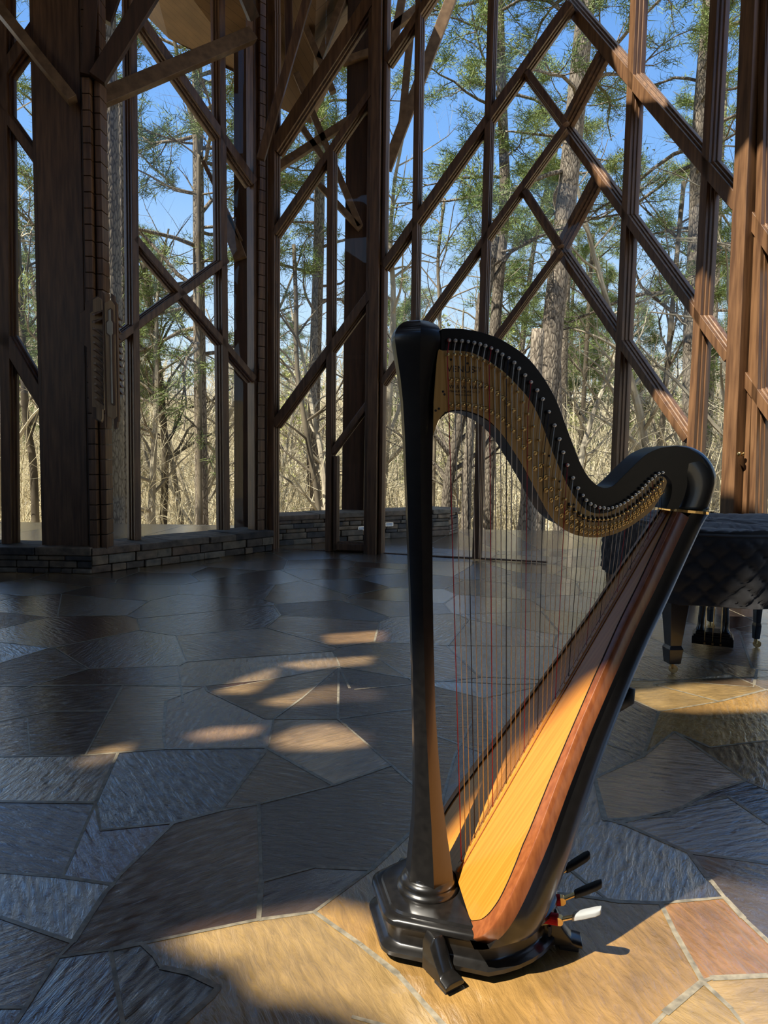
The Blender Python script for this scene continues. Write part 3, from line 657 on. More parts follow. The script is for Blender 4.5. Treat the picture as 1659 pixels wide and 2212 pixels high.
# outside columns and eaves ---------------------------------------------
def outcol(x0, x1, Y, label, braces, ztop=9.0):
    A, B = yat(x0, 600, Y), yat(x1, 600, Y); root = thing('column', ((A.x + B.x) / 2, Y, 0), label, 'column', None, 'structure'); mb = MB()
    mb.prism([V((A.x, Y, -1)), V((B.x, Y, -1)), V((B.x, Y, ztop)), V((A.x, Y, ztop))], (0, .4, 0)); mb.build('shaft', M['timber_dark'], root, bevel=.01)
    for (xa, ya, xb, yb, w) in braces:
        P, Q = yat(xa, ya, Y - .05), yat(xb, yb, Y - .05); mb = MB(); mb.beam(P, Q, (0, 1, 0), w * Y / FPX, .06, .06, False); mb.build('brace', M['timber_light'], root, bevel=.005)
    return root
outcol(505, 544, 12.0, 'dark outside column behind the left window', [(486, 470, 520, 560, 26), (440, 350, 520, 520, 8)])
outcol(744, 792, 11.9, 'dark outside column seen through the door bay', [(640, 160, 778, 490, 13), (690, 400, 778, 495, 12), (600, 362, 810, 225, 16), (650, 272, 700, 345, 12), (812, 110, 740, 135, 14), (740, 0, 690, 130, 14), (660, 60, 720, 200, 13)])
mb = MB(); A, B = yat(793, 600, 11.85), yat(801, 600, 11.85); z = 0
while z < 8.5:
    mb.prism([V((A.x, 11.85, z)), V((B.x, 11.85, z)), V((B.x, 11.85, z + .15)), V((A.x, 11.85, z + .15))], (0, .2, 0)); z += .16
tag(mb.build('trim_1', M['timber_light'], None), 'strip of small timber blocks on the outside column behind the door', 'trim', None, 'structure')
# open timber braces standing outside behind the second and third panes
def outstrut(x0, y0, x1, y1, w, label):
    P, Q = yat(x0, y0, 11.6), yat(x1, y1, 11.6); mb = MB(); mb.beam(P, Q, (0, 1, 0), w * 11.6 / FPX, .07, .07, False); tag(mb.build('brace', M['timber_light'], None, bevel=.005), label, 'brace', None, 'structure')
outstrut(985, -30, 835, 365, 22, 'long grey outside brace leaning behind the slim panes at top centre')
outstrut(887, 70, 868, 268, 15, 'short grey outside brace beside the long leaning one')
outstrut(838, 70, 900, 22, 16, 'short grey outside brace crossing at the top of the slim panes')
outstrut(872, -20, 848, 110, 16, 'upper grey outside brace in the slim pane beside the door post')
def roofslab(name, pts, label):
    mb = MB(); P = [yat(x, y, Y) for x, y, Y in pts]; mb.prism(P, V((0, 0, .18))); o = mb.build(name, M['soffit']); return tag(o, label, 'roof', None, 'structure')
roofslab('roof_soffit', [(300, -160, 10.6), (300, 18, 12.6), (364, 83, 12.6), (505, 156, 12.6), (540, 165, 12.6), (540, -160, 10.6)], 'planked roof eaves seen through the left window at the top')
mb = MB(); ap = yat(690, -160, 10.9); rim_ = [yat(*q) for q in [(560, -160, 10.9), (560, 190, 12.9), (600, 231, 12.9), (672, 268, 12.9), (742, 130, 12.9), (835, -30, 12.9), (835, -160, 10.9)]]
for p_, q_ in zip(rim_, rim_[1:]): mb.prism([ap, p_, q_], V((0, 0, .18)))
tag(mb.build('roof_soffit', M['soffit']), 'planked roof eaves seen above the door bay', 'roof', None, 'structure')
# ------------------------------------------------------------------ harp
HU = V((math.cos(math.radians(12)), math.sin(math.radians(12)), 0)); HV = V((HU.y, -HU.x, 0))
ZB = 0.135
hA, hB = zat(804, 1885, ZB), zat(835, 1978, ZB)
HO = (hA + hB) / 2; HO.z = 0
def hl(u, v, z): return HO + HU * u + HV * v + V((0, 0, z))
def hp(px, py, v=0.0):
    P = pat(px, py, HO + HV * v, HV); d = P - HO; return d.dot(HU), P.z
hroot = thing('concert_harp', tuple(hl(.25, 0, 0)), 'black lacquered pedal harp with a golden soundboard standing on the flagstones', 'harp')
HB = lambda mb, nm, m, **k: mb.build(nm, M[m], k.pop('parent', hroot), **k)
# base -----------------------------------------------------------------
def base_outline(off, n=20):
    w0, w1, u1, ub = .105 + off * .6, .244 + off, .208, .545
    e1 = V((u1 + off, w1 - w0)).normalized() * .034
    def fil(sg): return [tuple(V((-off, sg * (w0 - .034))).lerp(V((-off, sg * w0)), q).lerp(V((-off, sg * w0)).lerp(V((-off + e1.x, sg * (w0 + e1.y))), q), q)) for q in (0, .25, .5, .75, 1)]
    pts = fil(-1)[::-1] + fil(1)
    for k in range(n + 1):
        a = PI / 2 - PI * k / n; c = u1 + .045
        pts.append((c + (ub - c + off) * max(math.cos(a), 0), w1 * math.sin(a)))
    return pts
def base_ring(off, z): return [hl(u, v, z) for u, v in base_outline(off)]
prof = [(-.03, .022), (-.006, .022), (.012, .028), (.012, .040), (0, .046), (-.012, .05), (-.016, .056), (-.016, .098), (-.008, .103), (0, .108), (.006, .116), (.004, .126), (-.002, .131), (-.014, ZB - .001), (-.02, ZB - .001), (-.024, ZB + .006), (-.04, ZB + .008), (-.08, ZB + .008)]
mb = MB(); mb.loft([base_ring(o, z) for o, z in prof]); ob = HB(mb, 'base', 'lacquer'); smooth_by_angle(ob, 38)
def foot(u, v, ang):
    d = V((math.cos(ang), math.sin(ang))); s_ = V((-d.y, d.x)); mb = MB()
    def P(a, b, z): return hl(u + d.x * a + s_.x * b, v + d.y * a + s_.y * b, z)
    secs = [(-.03, .028, .0, .122), (.006, .028, 0, .118), (.030, .026, 0, .070), (.048, .026, 0, .046), (.054, .031, 0, .040), (.082, .032, 0, .034)]
    rings = []
    for a, hw, z0, z1 in secs:
        rings.append([P(a, -hw, .016), P(a, hw, .016), P(a, hw, z1 * .8), P(a, hw * .5, z1), P(a, -hw * .5, z1), P(a, -hw, z1 * .8)])
    mb.loft(rings); f = HB(mb, 'foot', 'lacquer', bevel=.003)
    mb = MB(); mb.loft([[P(.018, -.02, 0), P(.072, -.024, 0), P(.072, .024, 0), P(.018, .02, 0)], [P(.018, -.02, .018), P(.072, -.024, .018), P(.072, .024, .018), P(.018, .02, .018)]]); mb.build('foot_pad', M['rubber'], f)
foot(.125, .19, math.radians(68)); foot(.125, -.19, math.radians(-68)); foot(.50, .13, math.radians(20)); foot(.50, -.13, math.radians(-20))
# column ----------------------------------------------------------------
CS = [(877, 977, 1889), (877.5, 976, 1878), (881.5, 971, 1840), (886, 964.5, 1800), (889, 961, 1770), (891, 954, 1720), (891.3, 946.7, 1633), (889.5, 940, 1537), (886.5, 936, 1393), (883, 934, 1280), (880, 933.5, 1199), (876, 933, 1100), (873, 933, 1030), (869.5, 934.3, 941), (865, 936, 870), (859, 939.5, 821), (852, 944.5, 782), (846.5, 949.5, 750), (844.3, 952, 735), (845.5, 951.5, 724), (850, 949, 715), (857, 945, 707), (866, 937, 700.5), (877, 926, 696), (890, 911, 693.5)]
secs = []
for xl, xr, y in CS:
    (ul, zl), (ur, zr) = hp(xl, y), hp(xr, y); secs.append(((ul + ur) / 2, (zl + zr) / 2, (ur - ul) / 2))
mb = MB(); rot = math.radians(-83)
for k in range(6):
    vs, n_ = [], len(secs)
    for u, z, r in secs:
        for t in (0, .5, 1):
            a0, a1 = rot + k * PI / 3, rot + (k + 1) * PI / 3
            p0 = V((math.cos(a0), math.sin(a0))); p1 = V((math.cos(a1), math.sin(a1))); p = p0.lerp(p1, t)
            if t == .5: p *= 1.03
            vs.append(hl(u, 0, z) + V((p.x, p.y, 0)) * r * 1.05)
    mb.add(vs, [(i * 3 + j, i * 3 + j + 1, i * 3 + j + 4, i * 3 + j + 3) for i in range(n_ - 1) for j in (0, 1)])
o0 = len(mb.v); u, z, r = secs[-1]
mb.add([hl(u, 0, z) + V((math.cos(rot + k * PI / 3) * r, math.sin(rot + k * PI / 3) * r, 0)) * 1.05 for k in range(6)] + [hl(u, 0, z + .003)], [(k, (k + 1) % 6, 6) for k in range(6)])
HB(mb, 'column', 'lacquer', smooth=True)
cu, cz, crr = secs[0]
cb = zat(926, 1926, ZB + .01); cbu = (cb - HO).dot(HU)
mb = MB(); mb.lathe(hl(cu - .004, 0, ZB + .004), [(.094, 0), (.094, .008), (.088, .015), (.082, .018), (.083, .026), (.080, .034), (.073, .040), (.066, .043), (.066, .05), (.062, .056), (.062, cz - ZB + .004)], 40)
HB(mb, 'column_plinth', 'lacquer', smooth=True)
# soundboard and body -----------------------------------------------------
b0u, b0z = hp(989, 1890); b1u, b1z = hp(1446, 1100)
BD = V((b1u - b0u, b1z - b0z)); BL = BD.length; BD.normalize(); BN = V((-BD.y, BD.x))      # BN points up towards the strings
def bp(t, w, n=0.0): return hl(b0u + BD.x * t + BN.x * n, w, b0z + BD.y * t + BN.y * n)
SCL = 1.052
WT = [(-.075, .150), (-.052, .213), (-.03, .235), (.01, .257), (.055, .267), (.095, .267), (.18, .254), (.26, .238), (.40, .197), (.56, .156), (.69, .130), (.87, .098), (1.0, .084), (1.23, .051)]
WT = [(a * SCL, c * SCL) for a, c in WT]
DT = [(-.06, .16), (.0, .20), (.2, .185), (.5, .15), (.8, .125), (1.3, .10)]
NB = 44; t_lo, t_hi = 0.0, BL * .998
def hw(t): return lerp_list(WT, t)
ts = [t_lo + (t_hi - t_lo) * (k / NB) ** 1.25 for k in range(NB + 1)]
# near edge of the board: outer edge of the mahogany strip and the seam inside it, both on the plane of the board
def on_board(px, py):
    nn = HU * BN.x + V((0, 0, BN.y)); P = pat(px, py, bp(0, 0), nn) - bp(0, 0); return P.dot(HU * BD.x + V((0, 0, BD.y))), P.dot(HV)
EO = [on_board(*q) for q in [(1021, 2031), (1041, 2025), (1061, 2009), (1080, 1985), (1100, 1950), (1125, 1897), (1150, 1840)]]
EI = [on_board(*q) for q in [(1019.5, 1991), (1041, 1989), (1057, 1979), (1073, 1960), (1089, 1934), (1111, 1886), (1134.5, 1826)]]
EO = spline(EO, 3); EI = spline(EI, 3)
e0, i0 = EO[-1], EI[-1]; do_ = e0[1] - hw(e0[0]); dt_, dw_ = i0[0] - e0[0], i0[1] - e0[1]
for t in [x for x in ts if x > e0[0] + .02]:
    f = max(0, 1 - (t - e0[0]) / .35); EO.append((t, hw(t) + do_ * f)); EI.append((t - .006 * (1 - f) + dt_ * f, EO[-1][1] - .023 * (1 - f) + dw_ * f))
CB = [0.0] + [max(min(e[0], BL), .004 * (k + 1)) for k, e in enumerate(EI[1:])]
FR = (0, .25, .5, .75, 1)
rows = []
for k, (te, we) in enumerate(EI):
    r = [bp(CB[k] + (te - CB[k]) * f, we * f, .004 + .004 * (1 - f * f)) for f in FR]
    l = [bp(CB[k] + (te - CB[k]) * f, -we * f, .004 + .004 * (1 - f * f)) for f in FR[:0:-1]]
    rows.append(l + r)
mb = MB(); mb.loft(rows, cap=False, closed=False)
low = [[p - (HU * BN.x + V((0, 0, BN.y))) * .006 for p in r] for r in rows]
mb.loft(low, cap=False, closed=False)
sb = HB(mb, 'soundboard', 'spruce', smooth=True)
for sgn in (1, -1):
    mb = MB(); rg = []
    for (ti, wi), (to, wo) in zip(EI, EO):
        d_ = V((to - ti, wo - wi)); d_ = d_.normalized() * .006
        rg.append([bp(ti, wi * sgn, .0065), bp(to - d_.x * .4, (wo - d_.y * .4) * sgn, .0035), bp(to, wo * sgn, -.001), bp(to + d_.x * .5, (wo + d_.y * .5) * sgn, -.012), bp(to + d_.x * .5, (wo + d_.y * .5) * sgn, -.037), bp(ti, wi * sgn, -.037)])
    mb.loft(rg); HB(mb, 'edge_strip', 'mahogany', bevel=.0015)
    mb = MB(); mb.loft([[bp(ti + s1 * .001, (wi + s1 * .001) * sgn, n1) for s1, n1 in ((-1, .0055), (-1, .0085), (1, .0085), (1, .0055))] for ti, wi in EI]); HB(mb, 'purfling', 'ink')
rg = []
NS = 24
ZC = V(hp(1475, 1104, 0)).y - .002
for t in [-.13, -.09, -.05] + ts[1:] + [BL + .03, BL + .06, BL + .09]:
    w = (hw(max(t, -.02)) - .003) if t > .03 else .256 * SCL * (1 if t > -.1 else .98)
    d = lerp_list(DT, t); ring = []
    for k in range(NS + 1):
        a = PI * k / NS; c, s_ = math.cos(a), math.sin(a)
        e2 = .72
        ring.append(bp(t, w * (abs(c) ** e2) * (1 if c > 0 else -1), -.034 - (d - .02) * (s_ ** e2)))
    rg.append(ring)
rg = [[V((p.x, p.y, min(max(p.z, .118), ZC))) for p in r] for r in rg]
mb = MB(); mb.loft(rg); so = HB(mb, 'soundbox', 'lacquer'); smooth_by_angle(so, 50)
# string rib along the middle of the board
mb = MB()
mb.loft([[bp(t, s * .011, .008 + h_) for s, h_ in ((-1, 0), (-.6, .005), (.6, .005), (1, 0))] for t in ts[1:]]); HB(mb, 'string_rib', 'spruce', smooth=False)
for sgn in (1, -1):
    mb = MB(); mb.loft([[bp(t, sgn * .014 + s * .0016, .0085 + h_) for s, h_ in ((-1, 0), (-.6, .002), (.6, .002), (1, 0))] for t in ts[2:]]); HB(mb, 'rib_line', 'mahogany')
# neck ---------------------------------------------------------------------
NT = .046
up = [(953, 712), (962, 709.5), (995, 710), (1034, 716), (1068, 727), (1093, 739), (1122, 758), (1146.6, 779.6), (1166, 804), (1184, 831), (1203.7, 869), (1221.7, 917), (1239.8, 965), (1258, 1008.7), (1276, 1036), (1294, 1050.5), (1311, 1054), (1326.6, 1047.5), (1348, 1026.8), (1373.6, 1001.4), (1399, 979.7), (1428, 967)]
sh = [(1457, 963.5), (1482, 966.5), (1507.5, 979.7), (1525.5, 1001.4), (1534, 1026.8), (1532, 1046), (1525.5, 1068), (1511, 1104.5)]
inn = [(1438.7, 1099), (1447.8, 1077.4), (1451.4, 1056), (1449.6, 1041), (1443, 1032), (1434, 1026), (1424, 1030)]
lo = [(1426, 1060), (1400, 1092), (1374, 1112), (1340, 1132), (1316, 1142), (1291, 1147), (1266, 1147), (1244, 1143), (1225, 1136), (1204, 1124), (1187, 1107), (1168, 1079), (1149, 1043), (1129.5, 1009), (1112, 980), (1093, 950), (1075.8, 929), (1053.8, 909.5), (1029, 897), (1010, 890), (990, 887.5), (971, 890), (957, 899), (951, 906)]
upS, loS = spline(up, 3), spline(lo, 3)
outline = upS + spline(sh, 3) + [(1475, 1102)] + spline(inn, 3) + loS + [(951, 870), (953, 800)]
mb = MB(); q = [hp(x, y, NT) for x, y in outline]
mb.prism([hl(u, NT, z) for u, z in q], -HV * (2 * NT)); nk = HB(mb, 'neck', 'lacquer_neck', bevel=.009, seg=3)
# rounded shoulder over the end of the neck
shp = spline([(1399, 982), (1428, 967), (1457, 962), (1482, 965), (1507.5, 979), (1526, 1001), (1535, 1026.8), (1533, 1046), (1526, 1068), (1512, 1104)], 3)
shi = spline([(1440, 1098), (1449, 1077), (1453, 1056), (1451, 1041), (1444, 1031), (1432, 1022), (1408, 1010)], 3)
q1 = resample([hp(x, y, 0) for x, y in shp], 20); q2 = resample([hp(x, y, 0) for x, y in reversed(shi)], 20)
rg = []
for k in range(20):
    a, c = V(q1[k]), V(q2[k]); m_ = (a + c) / 2; hh = (a - c).length / 2; d = (a - c).normalized(); ring = []; ww = NT - .003 + .012 * (k / 19) ** 1.5
    for j in range(20):
        an = 2 * PI * j / 20; cx, sx = math.cos(an), math.sin(an)
        ex = .5 if cx < 0 else .72
        pu = m_ + d * hh * (abs(cx) ** ex) * (1 if cx > 0 else -1); pv = ww * (abs(sx) ** .38) * (1 if sx > 0 else -1)
        ring.append(hl(pu.x, pv, pu.y))
    rg.append(ring)
mb = MB(); mb.loft(rg); HB(mb, 'shoulder', 'lacquer', smooth=True)
# thin pale band between shoulder and body
mb = MB(); a0, a1 = V(hp(1437, 1099, 0)), V(hp(1512, 1106, 0)); m_ = (a0 + a1) / 2; hh = (a1 - a0).length / 2 + .003; d = (a1 - a0).normalized(); pr = V((-d.y, d.x)); rg = []
for off in (-.004, .004):
    rg.append([hl(*(lambda p: (p.x, (NT + .018) * (abs(math.sin(2 * PI * j / 28)) ** .5) * (1 if math.sin(2 * PI * j / 28) > 0 else -1), p.y))(m_ + d * hh * (abs(math.cos(2 * PI * j / 28)) ** .6) * (1 if math.cos(2 * PI * j / 28) > 0 else -1) + pr * off)) for j in range(28)])
mb.loft(rg); HB(mb, 'collar_band', 'brass')
# neck plate
PV = NT + .004
pu_ = [(937, 870), (942, 800), (947, 757.6), (956, 757.2), (980.6, 757), (1010, 760), (1034, 768), (1054, 779), (1073, 792), (1093, 807), (1117, 832), (1141.7, 860), (1158.8, 889), (1173, 922), (1186, 957), (1198, 987), (1210, 1014), (1224, 1044), (1242, 1074), (1260, 1096), (1279, 1107), (1297, 1109.5), (1315.7, 1106), (1334, 1096.5), (1358.6, 1081), (1383, 1059.7), (1407.7, 1038.5), (1423, 1029)]
pt_ = [(1432, 1029), (1438, 1034), (1440.5, 1042), (1437, 1054)]
pl_ = [(1426, 1075), (1408, 1102), (1389, 1118), (1365, 1135), (1340, 1148.5), (1316, 1157), (1291, 1161), (1266.6, 1160), (1242, 1155), (1220, 1144), (1200, 1128), (1185, 1108), (1166, 1074), (1147, 1037), (1128, 1003), (1109, 973), (1090, 944), (1072, 923), (1052, 905), (1028, 893), (1008, 887), (990, 885), (972, 887), (957, 895), (945, 913), (936, 941)]
q = [hp(x, y, PV) for x, y in spline(pu_, 3) + spline(pt_, 2) + spline(pl_, 3)]
mb = MB(); mb.prism([hl(u, PV, z) for u, z in q], -HV * .0035); np_ = HB(mb, 'neck_plate', 'plate')
for x, y in [(1010, 785), (974, 777), (957, 846), (960, 852), (941, 887), (948, 883), (962, 892), (1186, 985), (1279, 1115), (1302, 1103), (1376, 1080), (1403, 1054), (1429, 1036), (1239, 1090), (1209, 1040)]:
    u, z = hp(x, y, PV); mb = MB(); mb.lathe(hl(u, PV - .001, z), [(.0034, 0), (.0034, .0022), (.002, .003)], 10, HV); mb.build('plate_screw', M['ink'], np_)
def text(s_, x, y, size, nm='lettering', sp=1.0):
    cu_ = bpy.data.curves.new(nm, 'FONT'); cu_.body = s_; cu_.size = size; cu_.space_character = sp; cu_.extrude = .0002; cu_.materials.append(M['ink'])
    tmp = bpy.data.objects.new(nm, cu_); COL.objects.link(tmp); dg = bpy.context.evaluated_depsgraph_get(); me_ = bpy.data.meshes.new_from_object(tmp.evaluated_get(dg)); bpy.data.objects.remove(tmp)
    o = bpy.data.objects.new(nm, me_); COL.objects.link(o); u, z = hp(x, y, PV + .0008)
    mw = Matrix((HU, V((0, 0, 1)), HV)).transposed().to_4x4(); mw.translation = hl(u, PV + .0008, z)
    o.parent = np_; o.matrix_parent_inverse = Matrix.Identity(4); o.matrix_basis = mw; return o
# discs, levers, pins and strings --------------------------------------------
PINS = [(968.5, 736), (982, 737), (996, 737.5), (1009, 739), (1022.5, 741.5), (1035, 744.5), (1046.5, 748), (1059, 753), (1071.6, 759), (1083, 766.6), (1096, 774), (1108.7, 784), (1119, 796.7), (1132, 811), (1144.6, 826), (1158, 843.5), (1170, 862.5), (1183, 890), (1195.4, 919), (1206, 948.5), (1214, 977), (1223, 1004.4), (1235, 1032), (1246, 1054), (1256, 1069.5), (1263.5, 1080), (1273, 1088), (1282, 1092.5), (1292, 1096), (1301.5, 1096.6), (1310, 1098), (1319, 1096), (1328, 1093.5), (1336, 1089.7), (1345, 1085.7), (1352.5, 1080.5), (1361, 1074.4), (1369, 1068), (1375.5, 1063), (1383, 1055), (1390, 1048), (1397, 1040.4), (1404, 1034.5), (1411.5, 1027.8), (1419, 1022.3), (1427.5, 1020.4)]
NUTS = [(965, 767), (979, 766.5), (992, 767), (1004, 768), (1016.5, 770.5), (1029.5, 775), (1042, 780), (1055, 785.5), (1067, 793.5), (1079.5, 802.5), (1092, 815.5), (1104, 830.5), (1115.5, 847), (1128, 869), (1138, 895), (1150, 922), (1162, 951), (1173, 980), (1184.5, 1008), (1196, 1034.6), (1207.5, 1058), (1218.5, 1078), (1229.5, 1093), (1240.5, 1104), (1251, 1112), (1261, 1118), (1272, 1121), (1282, 1122), (1291, 1122), (1300, 1122), (1309, 1121.5), (1317.5, 1120), (1326, 1117), (1335, 1113.5), (1344, 1109), (1352.5, 1104), (1361, 1098), (1369, 1092), (1377, 1086), (1385, 1079), (1393, 1072), (1400.5, 1065.5), (1408, 1059), (1415, 1052), (1422, 1045), (1428, 1039)]
R1 = [(974, 820), (987, 821), (1000, 820), (1012, 822), (1025, 824.5), (1037, 829), (1050, 835), (1061.5, 841), (1074, 849.6), (1086.6, 860), (1097, 872), (1108, 886), (1119.7, 904), (1130.7, 927), (1143, 953), (1156, 978.5), (1167.5, 1006), (1179, 1031), (1191, 1056), (1202.5, 1075), (1213, 1093), (1224.5, 1106.6), (1235, 1118), (1244, 1125.6), (1254, 1131), (1263, 1135.5), (1273, 1137.7), (1283, 1139), (1292, 1139), (1301, 1138), (1310, 1136.5), (1320, 1134.5), (1328, 1132), (1336.5, 1128), (1344.5, 1124), (1353.5, 1119), (1361.6, 1114), (1370, 1108), (1378, 1101), (1386, 1094), (1393, 1088.5), (1401, 1081), (1409, 1074), (1417, 1066.5), (1425, 1058)]
R2 = [(975, 874.5), (988, 874.5), (1001, 873.7), (1013, 875), (1026, 878), (1038, 880.4), (1050, 884), (1061.5, 890), (1074, 898), (1085.5, 906), (1096.5, 917.5), (1108, 930), (1119.7, 947), (1130.7, 966), (1143, 989.5), (1155, 1012), (1167, 1035), (1179.5, 1058.5), (1191, 1080), (1202.5, 1098.4), (1213, 1114), (1225, 1126.5), (1235, 1135.5), (1246, 1141.5), (1256, 1146), (1265, 1149.5), (1274, 1151), (1284, 1151), (1293, 1150), (1302, 1148.5), (1311, 1146), (1320, 1143), (1329, 1139.5), (1338, 1136.5), (1347, 1132), (1354.5, 1129), (1362, 1124), (1370, 1117.5), (1378, 1110), (1387, 1103), (1395, 1095.7), (1403, 1088), (1410.5, 1081), (1418.5, 1073), (1427, 1065)]
SV = PV + .009          # the strings hang this far out from the middle of the neck
def disc_mesh(r):
    mb = MB(); a = HV
    mb.lathe((0, 0, 0), [(r, 0), (r, .0022), (r * .82, .003), (r * .8, .0026), (r * .34, .0026), (r * .32, .0042), (.0001, .0046)], 16, a)
    for s_ in (-1, 1): mb.lathe(HU * s_ * r * .62 + V((0, 0, s_ * r * .35)), [(r * .17, .002), (r * .17, .0115), (r * .1, .0125)], 7, a)
    return mb
dm = disc_mesh(.0078); d0_ = dm.build('fork_disc', M['brass'], None); smooth_by_angle(d0_, 40)
dsm = disc_mesh(.0060); d1_ = dsm.build('fork_disc', M['brass'], None); smooth_by_angle(d1_, 40)
lm = MB(); lm.prism([HU * -.0032 + V((0, 0, -.0085)), HU * .0032 + V((0, 0, -.0085)), HU * .0032 + V((0, 0, .0085)), HU * -.0032 + V((0, 0, .0085))], HV * .002); lm.lathe(V((0, 0, .001)), [(.0024, .002), (.0024, .009), (.001, .010)], 8, HV)
lv = lm.build('string_slot', M['ink'], None)
nm_ = MB(); nm_.lathe((0, 0, 0), [(.0042, 0), (.0042, .002), (.0024, .003), (.0024, .008), (.0042, .0085), (.0042, .012), (.002, .0125)], 10, HV); nut0 = nm_.build('bridge_pin', M['brass'], None)
pm = MB(); pm.lathe((0, 0, 0), [(.0030, -.002), (.0030, .016), (.0016, .0175)], 8, HV); pm.lathe(HV * .006, [(.0046, 0), (.0050, .003), (.0046, .006)], 10, HV); pin0 = pm.build('tuning_pin', M['steel'], None)
first = {}
def put(o, u, v, z):
    c = o if o.name not in first else o.copy()
    if o.name not in first: first[o.name] = 1
    else: COL.objects.link(c)
    c.parent = hroot; c.matrix_parent_inverse = Matrix.Translation(-hroot.location); c.matrix_basis = Matrix.Translation(hl(u, v, z)); return c
for k, (x, y) in enumerate(R1): put(d0_ if k < 25 else d1_, hp(x, y, PV)[0], PV, hp(x, y, PV)[1])
for k, (x, y) in enumerate(R2): put(d0_ if k < 25 else d1_, hp(x, y, PV)[0], PV, hp(x, y, PV)[1])
nS = min(len(PINS), len(NUTS))
te0 = .018 + .022; te1 = BL - .035
for k in range(nS):
    u, z = hp(*PINS[k], NT); pn = put(pin0, u, NT, z)
    un, zn = hp(*NUTS[k], PV); put(nut0, un, PV, zn)
    if k >= 22:
        us, zs = hp(NUTS[k][0] - 1.5, NUTS[k][1] - (1 if k < 26 else 0), PV); put(lv, us, PV, zs)
    t = te0 + (te1 - te0) * k / (nS - 1); rad = .0014 if k < 12 else (.0011 if k < 26 else .0008)
    pe = bp(t, 0, .012); mb = MB()
    mb.tube([hl(u, NT + .009, z), hl(un - .001, SV, zn + .001), pe], rad, 6)
    m_ = 'str_red' if k % 7 == 0 else ('str_blk' if k % 7 == 3 else 'str_wht')
    so_ = HB(mb, 'string', m_, smooth=True)
    if k % 7 == 0: so_['label'] = 'red string'
    elif k % 7 == 3: so_['label'] = 'dark blue string'
    if k < 30:      # turns of string wound on the pin
        mb = MB(); mb.lathe(hl(u, NT + .006, z), [(.0044, 0), (.0056, .0012), (.0056, .0038), (.0044, .005)], 10, HV); mb.build('string_coil', M[m_], pn)
text('VENUS', 965, 803, .0255, sp=1.08); text('STYLE', 1023, 797, .0085); text('No. 7', 1023, 803, .0085)
text('W & W  HARP', 970, 839, .0145, sp=1.1); text('MANUFACTURING CO', 971, 847, .0087); text('CHICAGO, ILLINOIS', 981, 854, .0058)
# pedals -------------------------------------------------------------------
def pedal(ang, cap, tip, lift=0.0):
    # ang: direction away from the base, measured from the harp axis
    c = V((.262, 0)); d = V((math.cos(ang), math.sin(ang))); s_ = V((-d.y, d.x)); r0 = .27
    def P(a, b, z): q_ = c + d * (r0 + a) + s_ * b; return hl(q_.x, q_.y, z)
    root = None; z0 = .098 + lift
    mb = MB(); mb.loft([[P(a, b, z0 + a * .55 + z) for b, z in ((-.009, -.004), (.009, -.004), (.009, .004), (-.009, .004))] for a in (-.03, .02, .072)]); arm = HB(mb, 'pedal', 'brass', bevel=.002)
    mb = MB(); mb.lathe(P(.024, -.010, z0 + .012), [(.012, 0), (.012, .02)], 16, HV * s_.y + HU * s_.x); mb.build('rod', M['brass'], arm)
    mb = MB(); mb.loft([[P(a, b, z0 + a * .55 + z) for b, z in ((-w_, -.008), (w_, -.008), (w_, .007), (w_ * .5, .012), (-w_ * .5, .012), (-w_, .007))] for a, w_ in ((.06, .012), (.09, .016), (.125, .016), (.138, .010))]); mb.build('pedal_cap', M[cap], arm, bevel=.003)
    mb = MB(); mb.tube([P(-.03, 0, z0 + .006), P(.020, 0, z0 + .012)], .0165, 16); mb.build('felt_bush', M['felt'], arm)
    mb = MB()
    for dz in (.07,): mb.loft([[P(-.005, -.011, .058), P(-.005, .011, .058), P(.001, .011, .058), P(.001, -.011, .058)], [P(-.005, -.011, .088), P(-.005, .011, .088), P(.001, .011, .088), P(.001, -.011, .088)]])
    mb.build('pedal_slot', M['ink'], arm)
for a, cpn, lf in ((38, 'clear', 0), (20, 'rubber', .004), (2, 'rubber', .02), (-16, 'rubber', 0), (-34, 'rubber', 0), (-52, 'rubber', 0)): pedal(math.radians(a), cpn, None, lf)
# small black knob on the back of the body
mb = MB(); u, z = hp(1338, 1500); mb.tube([hl(u - .02, .02, z - .03), hl(u + .012, .03, z - .005), hl(u + .02, .03, z + .03)], [.02, .022, .014], 14); HB(mb, 'back_handle', 'rubber', smooth=True)
# ------------------------------------------------------------------ grand piano under its cover
proot = thing('grand_piano', (2.4, 5.2, 0), 'grand piano hidden under a black quilted cover, behind the harp', 'piano')
OUTP = spline([(1.86, 4.50), (2.15, 4.43), (2.45, 4.47), (2.75, 4.60), (2.98, 4.84), (3.16, 5.2), (3.22, 5.6), (3.08, 5.93), (2.8, 6.06)], 4) + spline([(2.4, 6.08), (1.90, 6.08)], 3) + spline([(1.82, 6.0), (1.80, 5.6), (1.79, 5.0), (1.80, 4.56)], 3)
def closed_resample(p, n): return resample(p + [p[0]], n + 1)[:-1]
NPp = 240; loop = closed_resample(OUTP, NPp)
cen = V((2.4, 5.28)); Lp = sum((V(loop[i]) - V(loop[(i + 1) % NPp])).length for i in range(NPp)) / NPp
def quilt(a, b_, s=.146):
    x = (a + b_) / s; y = (a - b_) / s
    d = min(abs(x - round(x)), abs(y - round(y))); return min(d / .2, 1.0) ** .6 * .022
rows = []; NZ = 30; ZT, ZBt = .965, .515; rngq = random.Random(2)
